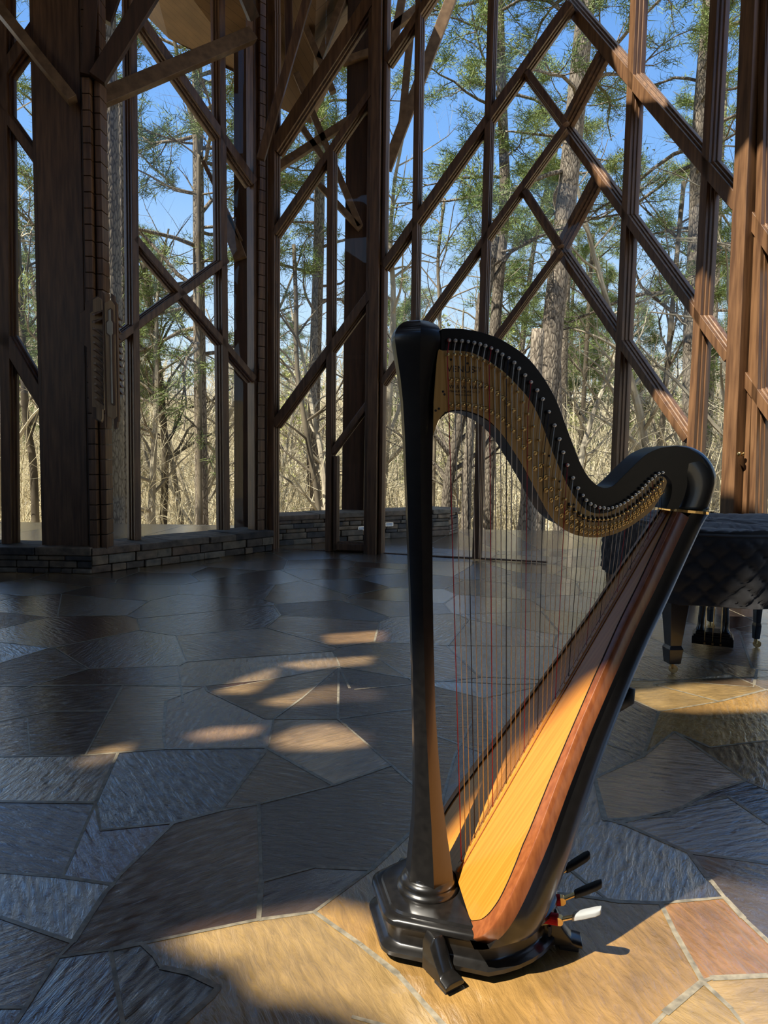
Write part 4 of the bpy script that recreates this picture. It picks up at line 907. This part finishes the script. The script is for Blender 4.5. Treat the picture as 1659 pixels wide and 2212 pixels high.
for j in range(NZ + 1):
    f = j / NZ; z = ZBt + (ZT - .02 - ZBt) * f; r = []
    for i in range(NPp):
        a, c = V(loop[i - 1]), V(loop[(i + 1) % NPp]); t = (c - a).normalized(); n = V((t.y, -t.x)); p = V(loop[i])
        if (p - cen).dot(n) < 0: n = -n
        o_ = quilt(i * Lp, z * 1.0) + .012 * math.sin(i * .11) * (1 - f) + .01 * math.sin(i * .31 + 2)
        o_ *= min(1, (1 - f) * 10 + .15)
        q = p + n * o_; r.append(V((q.x, q.y, z + .006 * math.sin(i * .19) * (1 - f))))
    rows.append(r)
for k in range(1, 4): rows.append([V((*(V(loop[i]) + (cen - V(loop[i])).normalized() * .012 * k * k / 4), ZT - .02 + .02 * math.sin(k / 3 * PI / 2))) for i in range(NPp)])
mb = MB(); mb.loft(rows, cap=False)
tops = []
for k in range(19):
    f = (1 - k / 18) ** .9 * .975
    tops.append([V((*(cen + (V(loop[i]) - cen) * f), ZT + .001 + quilt(cen.x + (loop[i][0] - cen.x) * f, cen.y + (loop[i][1] - cen.y) * f) * .55 + .014 * math.sin(13 * (loop[i][1] - cen.y) * f + 2 * math.sin(4 * (loop[i][0] - cen.x) * f)))) for i in range(NPp)])
mb.loft([rows[-1]] + tops, cap=False)
cv = mb.build('quilted_cover', M['quilt'], proot, smooth=True)
mb = MB(); mb.tube([(*(V(loop[i]) * 1.0), ZT - .012) for i in range(NPp)] + [(*loop[0], ZT - .012)], .006, 6); mb.build('seam_piping', M['quilt'], cv)
mb = MB(); mb.tube([(*(V(loop[i]) + (V(loop[i]) - cen).normalized() * .006), ZBt + .006 * math.sin(i * .19)) for i in range(NPp)] + [(*loop[0], ZBt)], .007, 6); mb.build('hem_piping', M['quilt'], cv)
mb = MB(); inn_ = [cen + (V(p) - cen) * .96 for p in loop[::4]]; mb.prism([V((*p, .53)) for p in inn_], (0, 0, .40)); mb.build('case', M['ebony'], proot)
def pleg(x, y, k=1.0, nm='leg'):
    mb = MB(); a = math.radians(8)
    def sq(h, z): return [V((x + math.cos(a + PI / 4 + k * PI / 2) * h * 1.414, y + math.sin(a + PI / 4 + k * PI / 2) * h * 1.414, z)) for k in range(4)]
    mb.loft([sq(h * k, z) for h, z in ((.074, .56), (.074, .50), (.066, .49), (.040, .195), (.040, .19), (.049, .172), (.049, .165), (.040, .072), (.034, .068), (.03, .066))]); o = mb.build(nm, M['ebony'], proot, bevel=.003)
    mb = MB(); mb.lathe((x + .01, y, .028), [(.027, -.012), (.028, -.009), (.028, .009), (.027, .012)], 18, (0, 1, 0)); mb.lathe((x, y, .03), [(.014, 0), (.014, .04)], 12); mb.build('caster', M['brass'], o)
pleg(1.935, 4.74); pleg(1.96, 5.9, .6); pleg(2.84, 5.42, .5); pleg(2.74, 5.97, .5)
# lyre
ly = [zat(1503, 1388), zat(1574, 1396)]; lc = (ly[0] + ly[1]) / 2; ld = (ly[1] - ly[0]).normalized(); ln = V((-ld.y, ld.x, 0))
mb = MB()
for s_, zz, hh, dd in ((.145, .045, .06, .10), (.135, .082, .016, .09), (.12, .1, .02, .08)):
    mb.prism([lc - ld * s_ - ln * dd + V((0, 0, zz - hh / 2)), lc + ld * s_ - ln * dd + V((0, 0, zz - hh / 2)), lc + ld * s_ + ln * dd + V((0, 0, zz - hh / 2)), lc - ld * s_ + ln * dd + V((0, 0, zz - hh / 2))], (0, 0, hh))
lb = mb.build('lyre', M['ebony'], proot, bevel=.003)
for s_ in (-1, 1):
    mb = MB(); q = lc + ld * s_ * .085; mb.tube([q + V((0, 0, .11)), q + V((0, 0, .14)), q + ld * s_ * .0 + V((0, 0, .2)), q - ld * s_ * .012 + V((0, 0, .33)), q + ld * s_ * .03 + V((0, 0, .46)), q + ld * s_ * .06 + V((0, 0, .56))], [.04, .028, .026, .03, .034, .05], 8); mb.build('lyre_post', M['ebony'], lb)
for s_ in (-.055, 0, .055):
    mb = MB(); q = lc + ld * s_ - ln * .1; mb.tube([q + V((0, 0, .05)), q + V((0, 0, .56))], .0035, 6); mb.tube([q + ln * .01 + V((0, 0, .045)), q - ln * .05 + V((0, 0, .038))], .008, 8); mb.build('pedal_rod', M['brass'], lb)
for o in [c for c in bpy.data.objects if c.name.startswith('lyre_post')]: smooth_by_angle(o, 50)

# ------------------------------------------------------------------ wall sconce on the wide column
YS = 8.0
sroot = thing('wall_sconce', tuple(yat(213, 790, YS)), 'pale wooden art deco sconce with slatted sides on the wide column', 'wall light')
def S(x, y): return (160 + x / 6.914, 620 + y / 6.914)
def sp_(name, pts, Y, th, m, par=None, bevel=.003, skew=0.0):
    mb = MB(); mb.prism([yat(*S(*p), Y) + V((0, skew * (p[0] - pts[0][0]) / 6.914 * .005, 0)) for p in pts], (0, th, 0)); return mb.build(name, M[m], par or sroot, bevel=bevel, seg=1)
bk = sp_('back_plate', [(165, 230), (355, 128), (415, 180), (425, 1990), (405, 2030), (330, 1990), (265, 1935), (262, 1830), (225, 1800), (190, 900), (95, 830), (88, 390), (165, 340)], YS + .02, .04, 'timber')
sp_('back_panel', [(280, 190), (355, 145), (412, 190), (420, 1960), (402, 2010), (335, 1965), (330, 1800), (270, 1790), (235, 390), (280, 360)], YS - .02, .04, 'sconce_wood', bk)
sp_('lamp_box', [(300, 395), (425, 330), (445, 1840), (320, 1740)], YS - .05, .04, 'sconce_wood')
for k in range(13):
    y0 = 400 + k * 103.5 if k > 1 else 395 + k * 115
    x0 = 265 + k * 3.0
    yy = y0; mb = MB()
    a, b_, c, d = [yat(*S(*q), YY) for q, YY in (((x0, yy), YS - .06), ((x0 + 40, yy), YS - .11), ((432 + k * 1.0, yy + (105 if k > 1 else -60)), YS - .11), ((432 + k, yy + (105 if k > 1 else -60)), YS - .02))]
    mb.prism([a, b_, c, d], (0, 0, -.018)); mb.build('louver', M['timber'], sroot)
for k in range(12):
    y0 = 480 + k * 101; mb = MB(); x0 = 640 + k * 2.4
    mb.prism([yat(*S(x0, y0 - 60), YS - .06), yat(*S(x0 + 48, y0), YS - .06), yat(*S(x0 + 48, y0 + 12), YS - .06), yat(*S(x0, y0 + 12), YS - .06)], (0, .07, 0)); mb.build('louver_tip', M['timber'], sroot)
sp_('side_rail', [(412, 45), (440, 90), (495, 2080), (470, 2128)], YS - .13, .10, 'timber')
fr = sp_('front_panel', [(455, 240), (550, 190), (605, 270), (640, 1935), (595, 1975), (500, 1930)], YS - .16, .05, 'sconce_wood')
sp_('front_rail', [(550, 90), (600, 130), (602, 215), (635, 240), (668, 1975), (668, 2005), (645, 2010), (642, 2100), (600, 2128), (590, 1975), (640, 1940), (605, 270), (550, 190)], YS - .15, .05, 'timber')
sp_('slot_frame', [(500, 345), (545, 310), (580, 345), (585, 500), (610, 540), (612, 700), (590, 730), (615, 1745), (595, 1775), (548, 1745), (525, 740), (478, 690), (470, 520), (505, 490)], YS - .172, .012, 'timber', fr)
sp_('slot_glass', [(512, 350), (545, 325), (550, 500), (575, 535), (577, 690), (558, 722), (580, 1740), (555, 1735), (540, 725), (490, 685), (486, 530), (514, 500)], YS - .178, .012, 'sconce_glass', fr)
# door knob and lock on the narrow bay
pk, nk_ = plane(5)
P = pat(1620, 981, pk, nk_) - nk_ * .1
t = thing('door_knob', tuple(P), 'small brass door knob on the timber beside the lit post', 'door knob'); mb = MB(); mb.lathe(P, [(.02, 0), (.02, .006), (.008, .008), (.008, .035), (.022, .045), (.024, .06), (.012, .07)], 16, -nk_); mb.build('knob', M['brass'], t, smooth=True)

# ------------------------------------------------------------------ woodland
def gz(x, y):
    d = max(0.0, math.hypot(x, y) - 12.5)
    z = -.9 - 2.4 * min(1, d / 14) if True else 0
    if d > 24: z += (d - 24) * .125
    return z + .25 * math.sin(x * .31) * math.cos(y * .27)
mb = MB(); NR, NA = 40, 120; rg = []
for k in range(NR):
    r_ = 9.5 + (k / (NR - 1)) ** 1.6 * 150; rg.append([V((r_ * math.sin(a), r_ * math.cos(a), gz(r_ * math.sin(a), r_ * math.cos(a)) if r_ > 13 else -.95)) for a in [(-PI + 2 * PI * j / NA) for j in range(NA + 1)]])
mb.loft(rg, cap=False, closed=False); mb.f.append(tuple(range(NA + 1))); g_ = mb.build('ground', M['ground'], smooth=True); tag(g_, 'leaf strewn woodland floor falling away outside', 'ground', None, 'structure')

def crooked(p, d, L_, n, rnd, wob, droop=0.0):
    pts = [V(p)]; d = V(d).normalized()
    for k in range(n):
        d = (d + V((rnd.gauss(0, wob), rnd.gauss(0, wob), rnd.gauss(0, wob) - droop))).normalized(); pts.append(pts[-1] + d * L_ / n)
    return pts
def grow(mb, p, d, L_, r, lev, rnd, n_kids, ends, wob=.16, sides=5):
    n = 5 if lev > 1 else 3
    pts = crooked(p, d, L_, n, rnd, wob, -.03 if lev > 1 else 0)
    mb.tube(pts, [r * (1 - .72 * k / n) for k in range(n + 1)], sides if lev > 1 else 3, False)
    if lev <= 0: ends.append((pts[-1], (pts[-1] - pts[-2]).normalized())); return
    for _k in range(n_kids[lev]):
        f = rnd.uniform(.3, 1); i = min(int(f * n), n - 1); q = pts[i].lerp(pts[i + 1], f * n - i)
        ax = (pts[i + 1] - pts[i]).normalized(); sd_ = V((rnd.gauss(0, 1), rnd.gauss(0, 1), rnd.gauss(0, .7))); sd_ = (sd_ - ax * sd_.dot(ax)).normalized()
        grow(mb, q, ax * rnd.uniform(.35, .9) + sd_ * .8 + V((0, 0, .12)), L_ * rnd.uniform(.32, .55), r * (1 - .7 * f) * .55, lev - 1, rnd, n_kids, ends, wob, 4)
def needle_mesh(ends, rnd, per, ln, wd_, spread=1.0):
    mb = MB(); vs, fs = [], []
    for p, d in ends:
        for _k in range(per):
            a = (d * .55 + V((rnd.gauss(0, 1), rnd.gauss(0, 1), rnd.gauss(0, .8) + .15)).normalized() * spread).normalized(); s_ = a.cross(V((rnd.gauss(0, 1), rnd.gauss(0, 1), rnd.gauss(0, 1)))).normalized() * wd_
            q = p + V((rnd.gauss(0, .07), rnd.gauss(0, .07), rnd.gauss(0, .05))) * (ln / .22); l_ = ln * rnd.uniform(.7, 1.25); o = len(vs)
            vs += [q - s_, q + s_, q + a * l_]; fs.append((o, o + 1, o + 2))
    mb.v, mb.f = vs, fs; return mb
def raw(mb, name, m):
    me = bpy.data.meshes.new(name); me.from_pydata([tuple(v) for v in mb.v], [], mb.f); me.materials.append(M[m]); me.update(); return me
def pine_branches(mb, path, rad, z_start, nb, blen, rnd, sub=5):
    ends = []; top = path[-1].z; n = len(path)
    for k in range(nb):
        z = z_start + (top - z_start) * (k + rnd.random()) / nb; i = 0
        while i < n - 2 and path[i + 1].z < z: i += 1
        f = (z - path[i].z) / max(path[i + 1].z - path[i].z, .01); p = path[i].lerp(path[i + 1], min(max(f, 0), 1)); a = rnd.uniform(0, 2 * PI)
        L_ = blen * rnd.uniform(.55, 1.15) * (1 - .45 * (z - z_start) / max(top - z_start, .1)); r = .014 + .011 * L_
        pts = crooked(p, (math.cos(a), math.sin(a), rnd.uniform(-.1, .45)), L_, 7, rnd, .2, -.02); mb.tube(pts, [r * (1 - .8 * j / 7) for j in range(8)], 5, False)
        for _j in range(sub + int(L_ * 1.4)):
            f2 = rnd.uniform(.25, 1); i2 = min(int(f2 * 7), 6); q = pts[i2].lerp(pts[i2 + 1], f2 * 7 - i2); ax = (pts[i2 + 1] - pts[i2]).normalized()
            d2 = ax * .6 + V((rnd.gauss(0, .6), rnd.gauss(0, .6), rnd.gauss(.15, .35))); l2 = L_ * rnd.uniform(.12, .3) + .2; p2 = crooked(q, d2, l2, 3, rnd, .22); mb.tube(p2, [r * .35, r * .28, r * .2, r * .12], 3, False)
            for m_ in range(4):
                f3 = .4 + .2 * m_; i3 = min(int(f3 * 3), 2); ends.append((p2[i3].lerp(p2[i3 + 1], min(f3 * 3 - i3, 1)) + V((rnd.gauss(0, .06), rnd.gauss(0, .06), rnd.gauss(0, .04))), (p2[-1] - p2[-2]).normalized()))
    return ends
def big_tree(name, trace, Y, wpx, label, crown=None, seed=0, kind='pine', grp=None, topz=None, leafy=0):
    """A tree that stands at distance Y; its trunk follows the bends seen in the photograph."""
    rnd = random.Random(seed); pts = [yat(x, y, Y) for x, y in trace]; pts = [p + V((0, rnd.uniform(-.05, .05), 0)) for p in pts]
    base = pts[-1]; zb = gz(base.x, base.y) - .1
    d = (pts[-1] - pts[-2]).normalized(); bot = base + V((d.x * .3, 0, 0)); bot.z = zb
    if zb < base.z - .3: pts.append(bot)
    dt = (pts[0] - pts[1]).normalized(); tz = topz or pts[0].z
    while pts[0].z < tz - .5: pts.insert(0, pts[0] + (dt + V((rnd.gauss(0, .03), 0, .3))).normalized() * 1.5)
    pts = pts[::-1]; n = len(pts); r0 = wpx * Y / FPX / 2
    rad = [r0 * (1.18 - .5 * (p.z - pts[0].z) / max(pts[-1].z - pts[0].z, 1)) for p in pts]
    root = thing(name, tuple(pts[0]), label, 'tree', grp); fine = [V(q) for q in spline([tuple(p) for p in pts], 4)]; rf_ = [lerp_list([(p.z, r) for p, r in zip(pts, rad)], q.z) for q in fine]
    mb = MB(); mb.tube(fine, rf_, 12)
    if kind == 'pine':
        ends = pine_branches(mb, fine, r0, *crown, rnd) if crown else []
        t = mb.build('trunk', M['bark'], root, smooth=True)
        if ends:
            nm = needle_mesh(ends, rnd, 24, .2 + .003 * Y, .0042 + .00023 * Y); f = bpy.data.objects.new('needles', raw(nm, 'needles', 'needle')); COL.objects.link(f); f.parent = root; f.matrix_parent_inverse = Matrix.Translation(-root.location)
    else:
        ends = []
        for k in range(crown[0]):
            i = int((.3 + .7 * rnd.random()) * (len(fine) - 2)); a = rnd.uniform(0, 2 * PI)
            grow(mb, fine[i], (math.cos(a), math.sin(a) * .6, rnd.uniform(.3, 1.1)), crown[1] * rnd.uniform(.6, 1.2), rf_[i] * .5, 2, rnd, (0, 3, 4), ends)
        t = mb.build('trunk', M['twig' if kind == 'bare' else 'bark'], root, smooth=True)
        if leafy:
            nm = needle_mesh(ends, rnd, leafy, .10, .03); f = bpy.data.objects.new('leaves', raw(nm, 'leaves', 'leaf')); COL.objects.link(f); f.parent = root; f.matrix_parent_inverse = Matrix.Translation(-root.location)
    return root
BT = big_tree
BT('pine_tree', [(230, -60), (236, 300), (238, 600), (243, 900), (245, 1150)], 15, 42, 'thick grey trunked pine close behind the wide column', (8.5, 8, 2.2), 11, topz=14)
BT('pine_tree', [(262, 500), (266, 800), (263, 1150)], 17, 26, 'second pine trunk squeezed between the wide column and its window bar', None, 12, topz=9)
BT('pine_tree', [(118, -60), (126, 400), (130, 1100)], 21, 26, 'pine hidden behind the wide column, its boughs showing at the left edge', (3.2, 34, 4.4), 51, topz=15)
BT('pine_tree', [(426, 90), (428, 420), (430, 700), (436, 1140)], 19, 25, 'straight dark pine in the middle of the left window', (3.6, 44, 4.4), 13, topz=15)
BT('bare_tree', [(430, 330), (395, 180), (372, 60)][::-1] + [(428, 420)], 18.6, 11, 'thin leaning limb crossing behind the left window brace', (8, 1.6), 14, kind='bare')
BT('bare_tree', [(318, 640), (345, 800), (352, 900), (358, 1000), (352, 1130)], 22, 15, 'forked bare tree left of the straight dark pine', (16, 3.0), 15, kind='bare', topz=7)
BT('bare_tree', [(330, 700), (338, 860), (368, 980), (392, 1130)], 23, 11, 'curved bare tree leaning right, beside the straight dark pine', (14, 2.6), 16, kind='bare', topz=6.5)
BT('pine_tree', [(690, 280), (689, 500), (680, 800), (676, 1000), (684, 1110)], 21, 25, 'tall pine seen in the pane left of the glass door', (5.0, 26, 4.0), 17, topz=16)
BT('bare_tree', [(640, 660), (642, 800), (665, 950), (688, 1100)], 19, 12, 'mossy crooked bare tree beside the pine by the door', (12, 2.4), 18, kind='bare', topz=6)
BT('pine_tree', [(1076, -60), (1086, 250), (1090, 430), (1076, 620), (1066, 760), (1058, 960)], 18, 24, 'dark slim pine left of the diamond panes', (5.2, 26, 3.4), 19, topz=16)
BT('pine_tree', [(1276, -80), (1252, 150), (1235, 330), (1215, 520), (1196, 680), (1182, 850), (1160, 1060), (1150, 1170)], 17, 44, 'stout sunlit pine leaning right behind the diamond panes', (7.4, 22, 4.2), 20, topz=16)
BT('pine_tree', [(1232, 430), (1224, 600), (1216, 800), (1210, 1160)], 24, 21, 'darker pine close behind the stout sunlit one', (8, 10, 3.0), 21, topz=13)
BT('bare_tree', [(1276, 600), (1268, 720), (1258, 900), (1250, 1050)], 26, 11, 'slender pale trunk right of the stout sunlit pine', (10, 2.0), 22, kind='bare', topz=9)
BT('pine_tree', [(1538, -60), (1520, 150), (1508, 330), (1500, 520), (1492, 720), (1490, 960), (1488, 1100)], 19, 30, 'sunlit pine behind the right hand bar of the diamond panes', (4.2, 34, 4.6), 23, topz=16)
BT('pine_tree', [(1556, 380), (1548, 600), (1530, 900), (1524, 1110)], 23, 16, 'thinner pine just behind the bar beside the lit post', (4.5, 22, 3.6), 24, topz=13)
BT('bare_tree', [(1020, 800), (998, 900), (972, 1020), (962, 1130)], 17, 22, 'dark crooked hardwood seen through the harp arch', (12, 2.6), 25, kind='bark', topz=6.5)
BT('pine_tree', [(1026, 780), (1018, 900), (1010, 1000), (1006, 1150)], 16.5, 20, 'straight trunk beside the crooked hardwood in the harp arch', None, 26, topz=5)
BT('pine_tree', [(1146, 1020), (1142, 1100), (1136, 1160)], 15.5, 38, 'broad dark trunk behind the lower curve of the harp neck', None, 27, topz=3.2)
BT('pine_tree', [(1206, 1060), (1208, 1165)], 17, 26, 'reddish trunk seen under the harp neck through the strings', None, 28, topz=4)
BT('bare_tree', [(50, 760), (56, 900), (70, 1000), (78, 1150)], 18, 16, 'mossy leaning bare tree in the window at the left edge', (12, 2.6), 29, kind='bare', topz=6)
BT('bare_tree', [(1455, 640), (1440, 800), (1424, 960), (1400, 1080)], 20, 13, 'forked bare tree right of the centre bar above the piano', (14, 2.8), 30, kind='bare', topz=8, leafy=2)
BT('bare_tree', [(960, 430), (946, 560), (950, 700), (940, 900)], 20, 9, 'budding slim tree in the blue gap at top centre', (16, 2.4), 31, kind='bare', topz=8.5, leafy=0)
# repeated kinds: a few meshes of each, copied
def bare_variant(seed, Ht, leafy=0):
    rnd = random.Random(seed); mb = MB(); path = crooked((0, 0, -.3), (rnd.gauss(0, .06), rnd.gauss(0, .06), 1), Ht, 9, rnd, .07); r0 = .011 * Ht + .02
    mb.tube(path, [r0 * (1 - .8 * k / 9) for k in range(10)], 7); ends = []
    for k in range(22):
        f = .18 + .8 * (k + rnd.random()) / 22; i = min(int(f * 9), 8); q = path[i].lerp(path[i + 1], f * 9 - i); a = rnd.uniform(0, 2 * PI)
        grow(mb, q, (math.cos(a), math.sin(a), rnd.uniform(.3, 1.4)), Ht * rnd.uniform(.13, .30) * (1.15 - .5 * f), r0 * (1 - .8 * f) * .55, 2, rnd, (0, 3, 4), ends)
    tm = raw(mb, 'bare_trunk', 'twig_pale'); lm = raw(needle_mesh(ends, rnd, leafy, .12, .035, 1), 'spring_leaves', 'leaf') if leafy else None
    return tm, lm
def pine_variant(seed, Ht, start):
    rnd = random.Random(seed); mb = MB(); path = crooked((0, 0, -.3), (0, 0, 1), Ht, 10, rnd, .03); r0 = .011 * Ht + .03
    mb.tube(path, [r0 * (1 - .75 * k / 10) for k in range(11)], 9); ends = pine_branches(mb, path, r0, start, 46, Ht * .19, rnd, 7)
    return raw(mb, 'pine_trunk', 'bark'), raw(needle_mesh(ends, rnd, 13, .32, .013), 'pine_needles', 'needle')
BV = [bare_variant(100 + k, (9, 11, 7.5, 12, 8.5)[k]) for k in range(5)]; LV = [bare_variant(200 + k, (7.5, 9, 6.5)[k], 5) for k in range(3)]; PV_ = [pine_variant(300 + k, (15, 18, 13)[k], (3.5, 6, 2.5)[k]) for k in range(3)]
def plant(name, meshes, x, y, s, rz, label, group):
    t = thing(name, (x, y, gz(x, y)), label, 'tree', group); t.rotation_euler = (0, 0, rz); t.scale = (s, s, s)
    for nm, me in zip(('trunk', 'needles' if name == 'pine_tree' else 'leaves'), meshes):
        if me is None: continue
        o = bpy.data.objects.new(nm, me); COL.objects.link(o); o.parent = t
    return t
rnd = random.Random(5)
def spread(n, r0, r1, sep):
    out = []; tries = 0
    while len(out) < n and tries < 20000:
        tries += 1; r = r0 + (r1 - r0) * rnd.random() ** .8; a = rnd.uniform(-.56, .62); x, y = r * math.sin(a), r * math.cos(a)
        if all((x - p[0]) ** 2 + (y - p[1]) ** 2 > sep ** 2 for p in out): out.append((x, y))
    return out
for k, (x, y) in enumerate(spread(150, 19, 60, 1.4)): plant('bare_tree', BV[k % 5], x, y, rnd.uniform(.7, 1.15), rnd.uniform(0, 6.28), 'slim pale bare tree deep in the crowded thicket outside', 'bare trees of the thicket')
for k, (x, y) in enumerate(spread(18, 26, 50, 2.6)): plant('budding_tree', LV[k % 3], x, y, rnd.uniform(.8, 1.2), rnd.uniform(0, 6.28), 'small woodland tree in pale yellow green spring leaf outside', 'budding trees in the woodland')
for k, (x, y) in enumerate(spread(22, 34, 75, 4.0)): plant('pine_tree', PV_[k % 3], x, y, rnd.uniform(.8, 1.2), rnd.uniform(0, 6.28), 'green crowned pine farther back in the woodland', 'pines farther back in the woodland')
# uncountable thin stems behind everything
def stems(name, n, r0, r1, hmin, hmax, w, label, seed):
    rd = random.Random(seed); mb = MB(); vs, fs = [], []
    for _k in range(n):
        r = r0 + (r1 - r0) * rd.random(); a = rd.uniform(-.58, .64); p = V((r * math.sin(a), r * math.cos(a), 0)); p.z = gz(p.x, p.y) - .1; h_ = rd.uniform(hmin, hmax); ww = w * rd.uniform(.4, 1.2)
        pts = crooked(p, (rd.gauss(0, .12), rd.gauss(0, .12), 1), h_, 4, rd, .12); mb.tube(pts, [ww, ww * .8, ww * .6, ww * .4, ww * .15], 3, False)
        for _j in range(5):
            i = rd.randint(1, 3); q = crooked(pts[i], (rd.gauss(0, 1), rd.gauss(0, 1), .5), h_ * rd.uniform(.15, .35), 2, rd, .25); mb.tube(q, [ww * .4, ww * .3, ww * .12], 3, False)
    me = raw(mb, name, 'thicket'); o = bpy.data.objects.new(name, me); COL.objects.link(o); return tag(o, label, 'undergrowth', None, 'stuff')
stems('undergrowth', 5200, 20, 50, 1.5, 7.5, .02, 'dense tan undergrowth of thin stems on the slope outside', 41)
stems('undergrowth', 4200, 50, 100, 3, 11, .05, 'far haze of thin bare stems covering the opposite slope', 42)
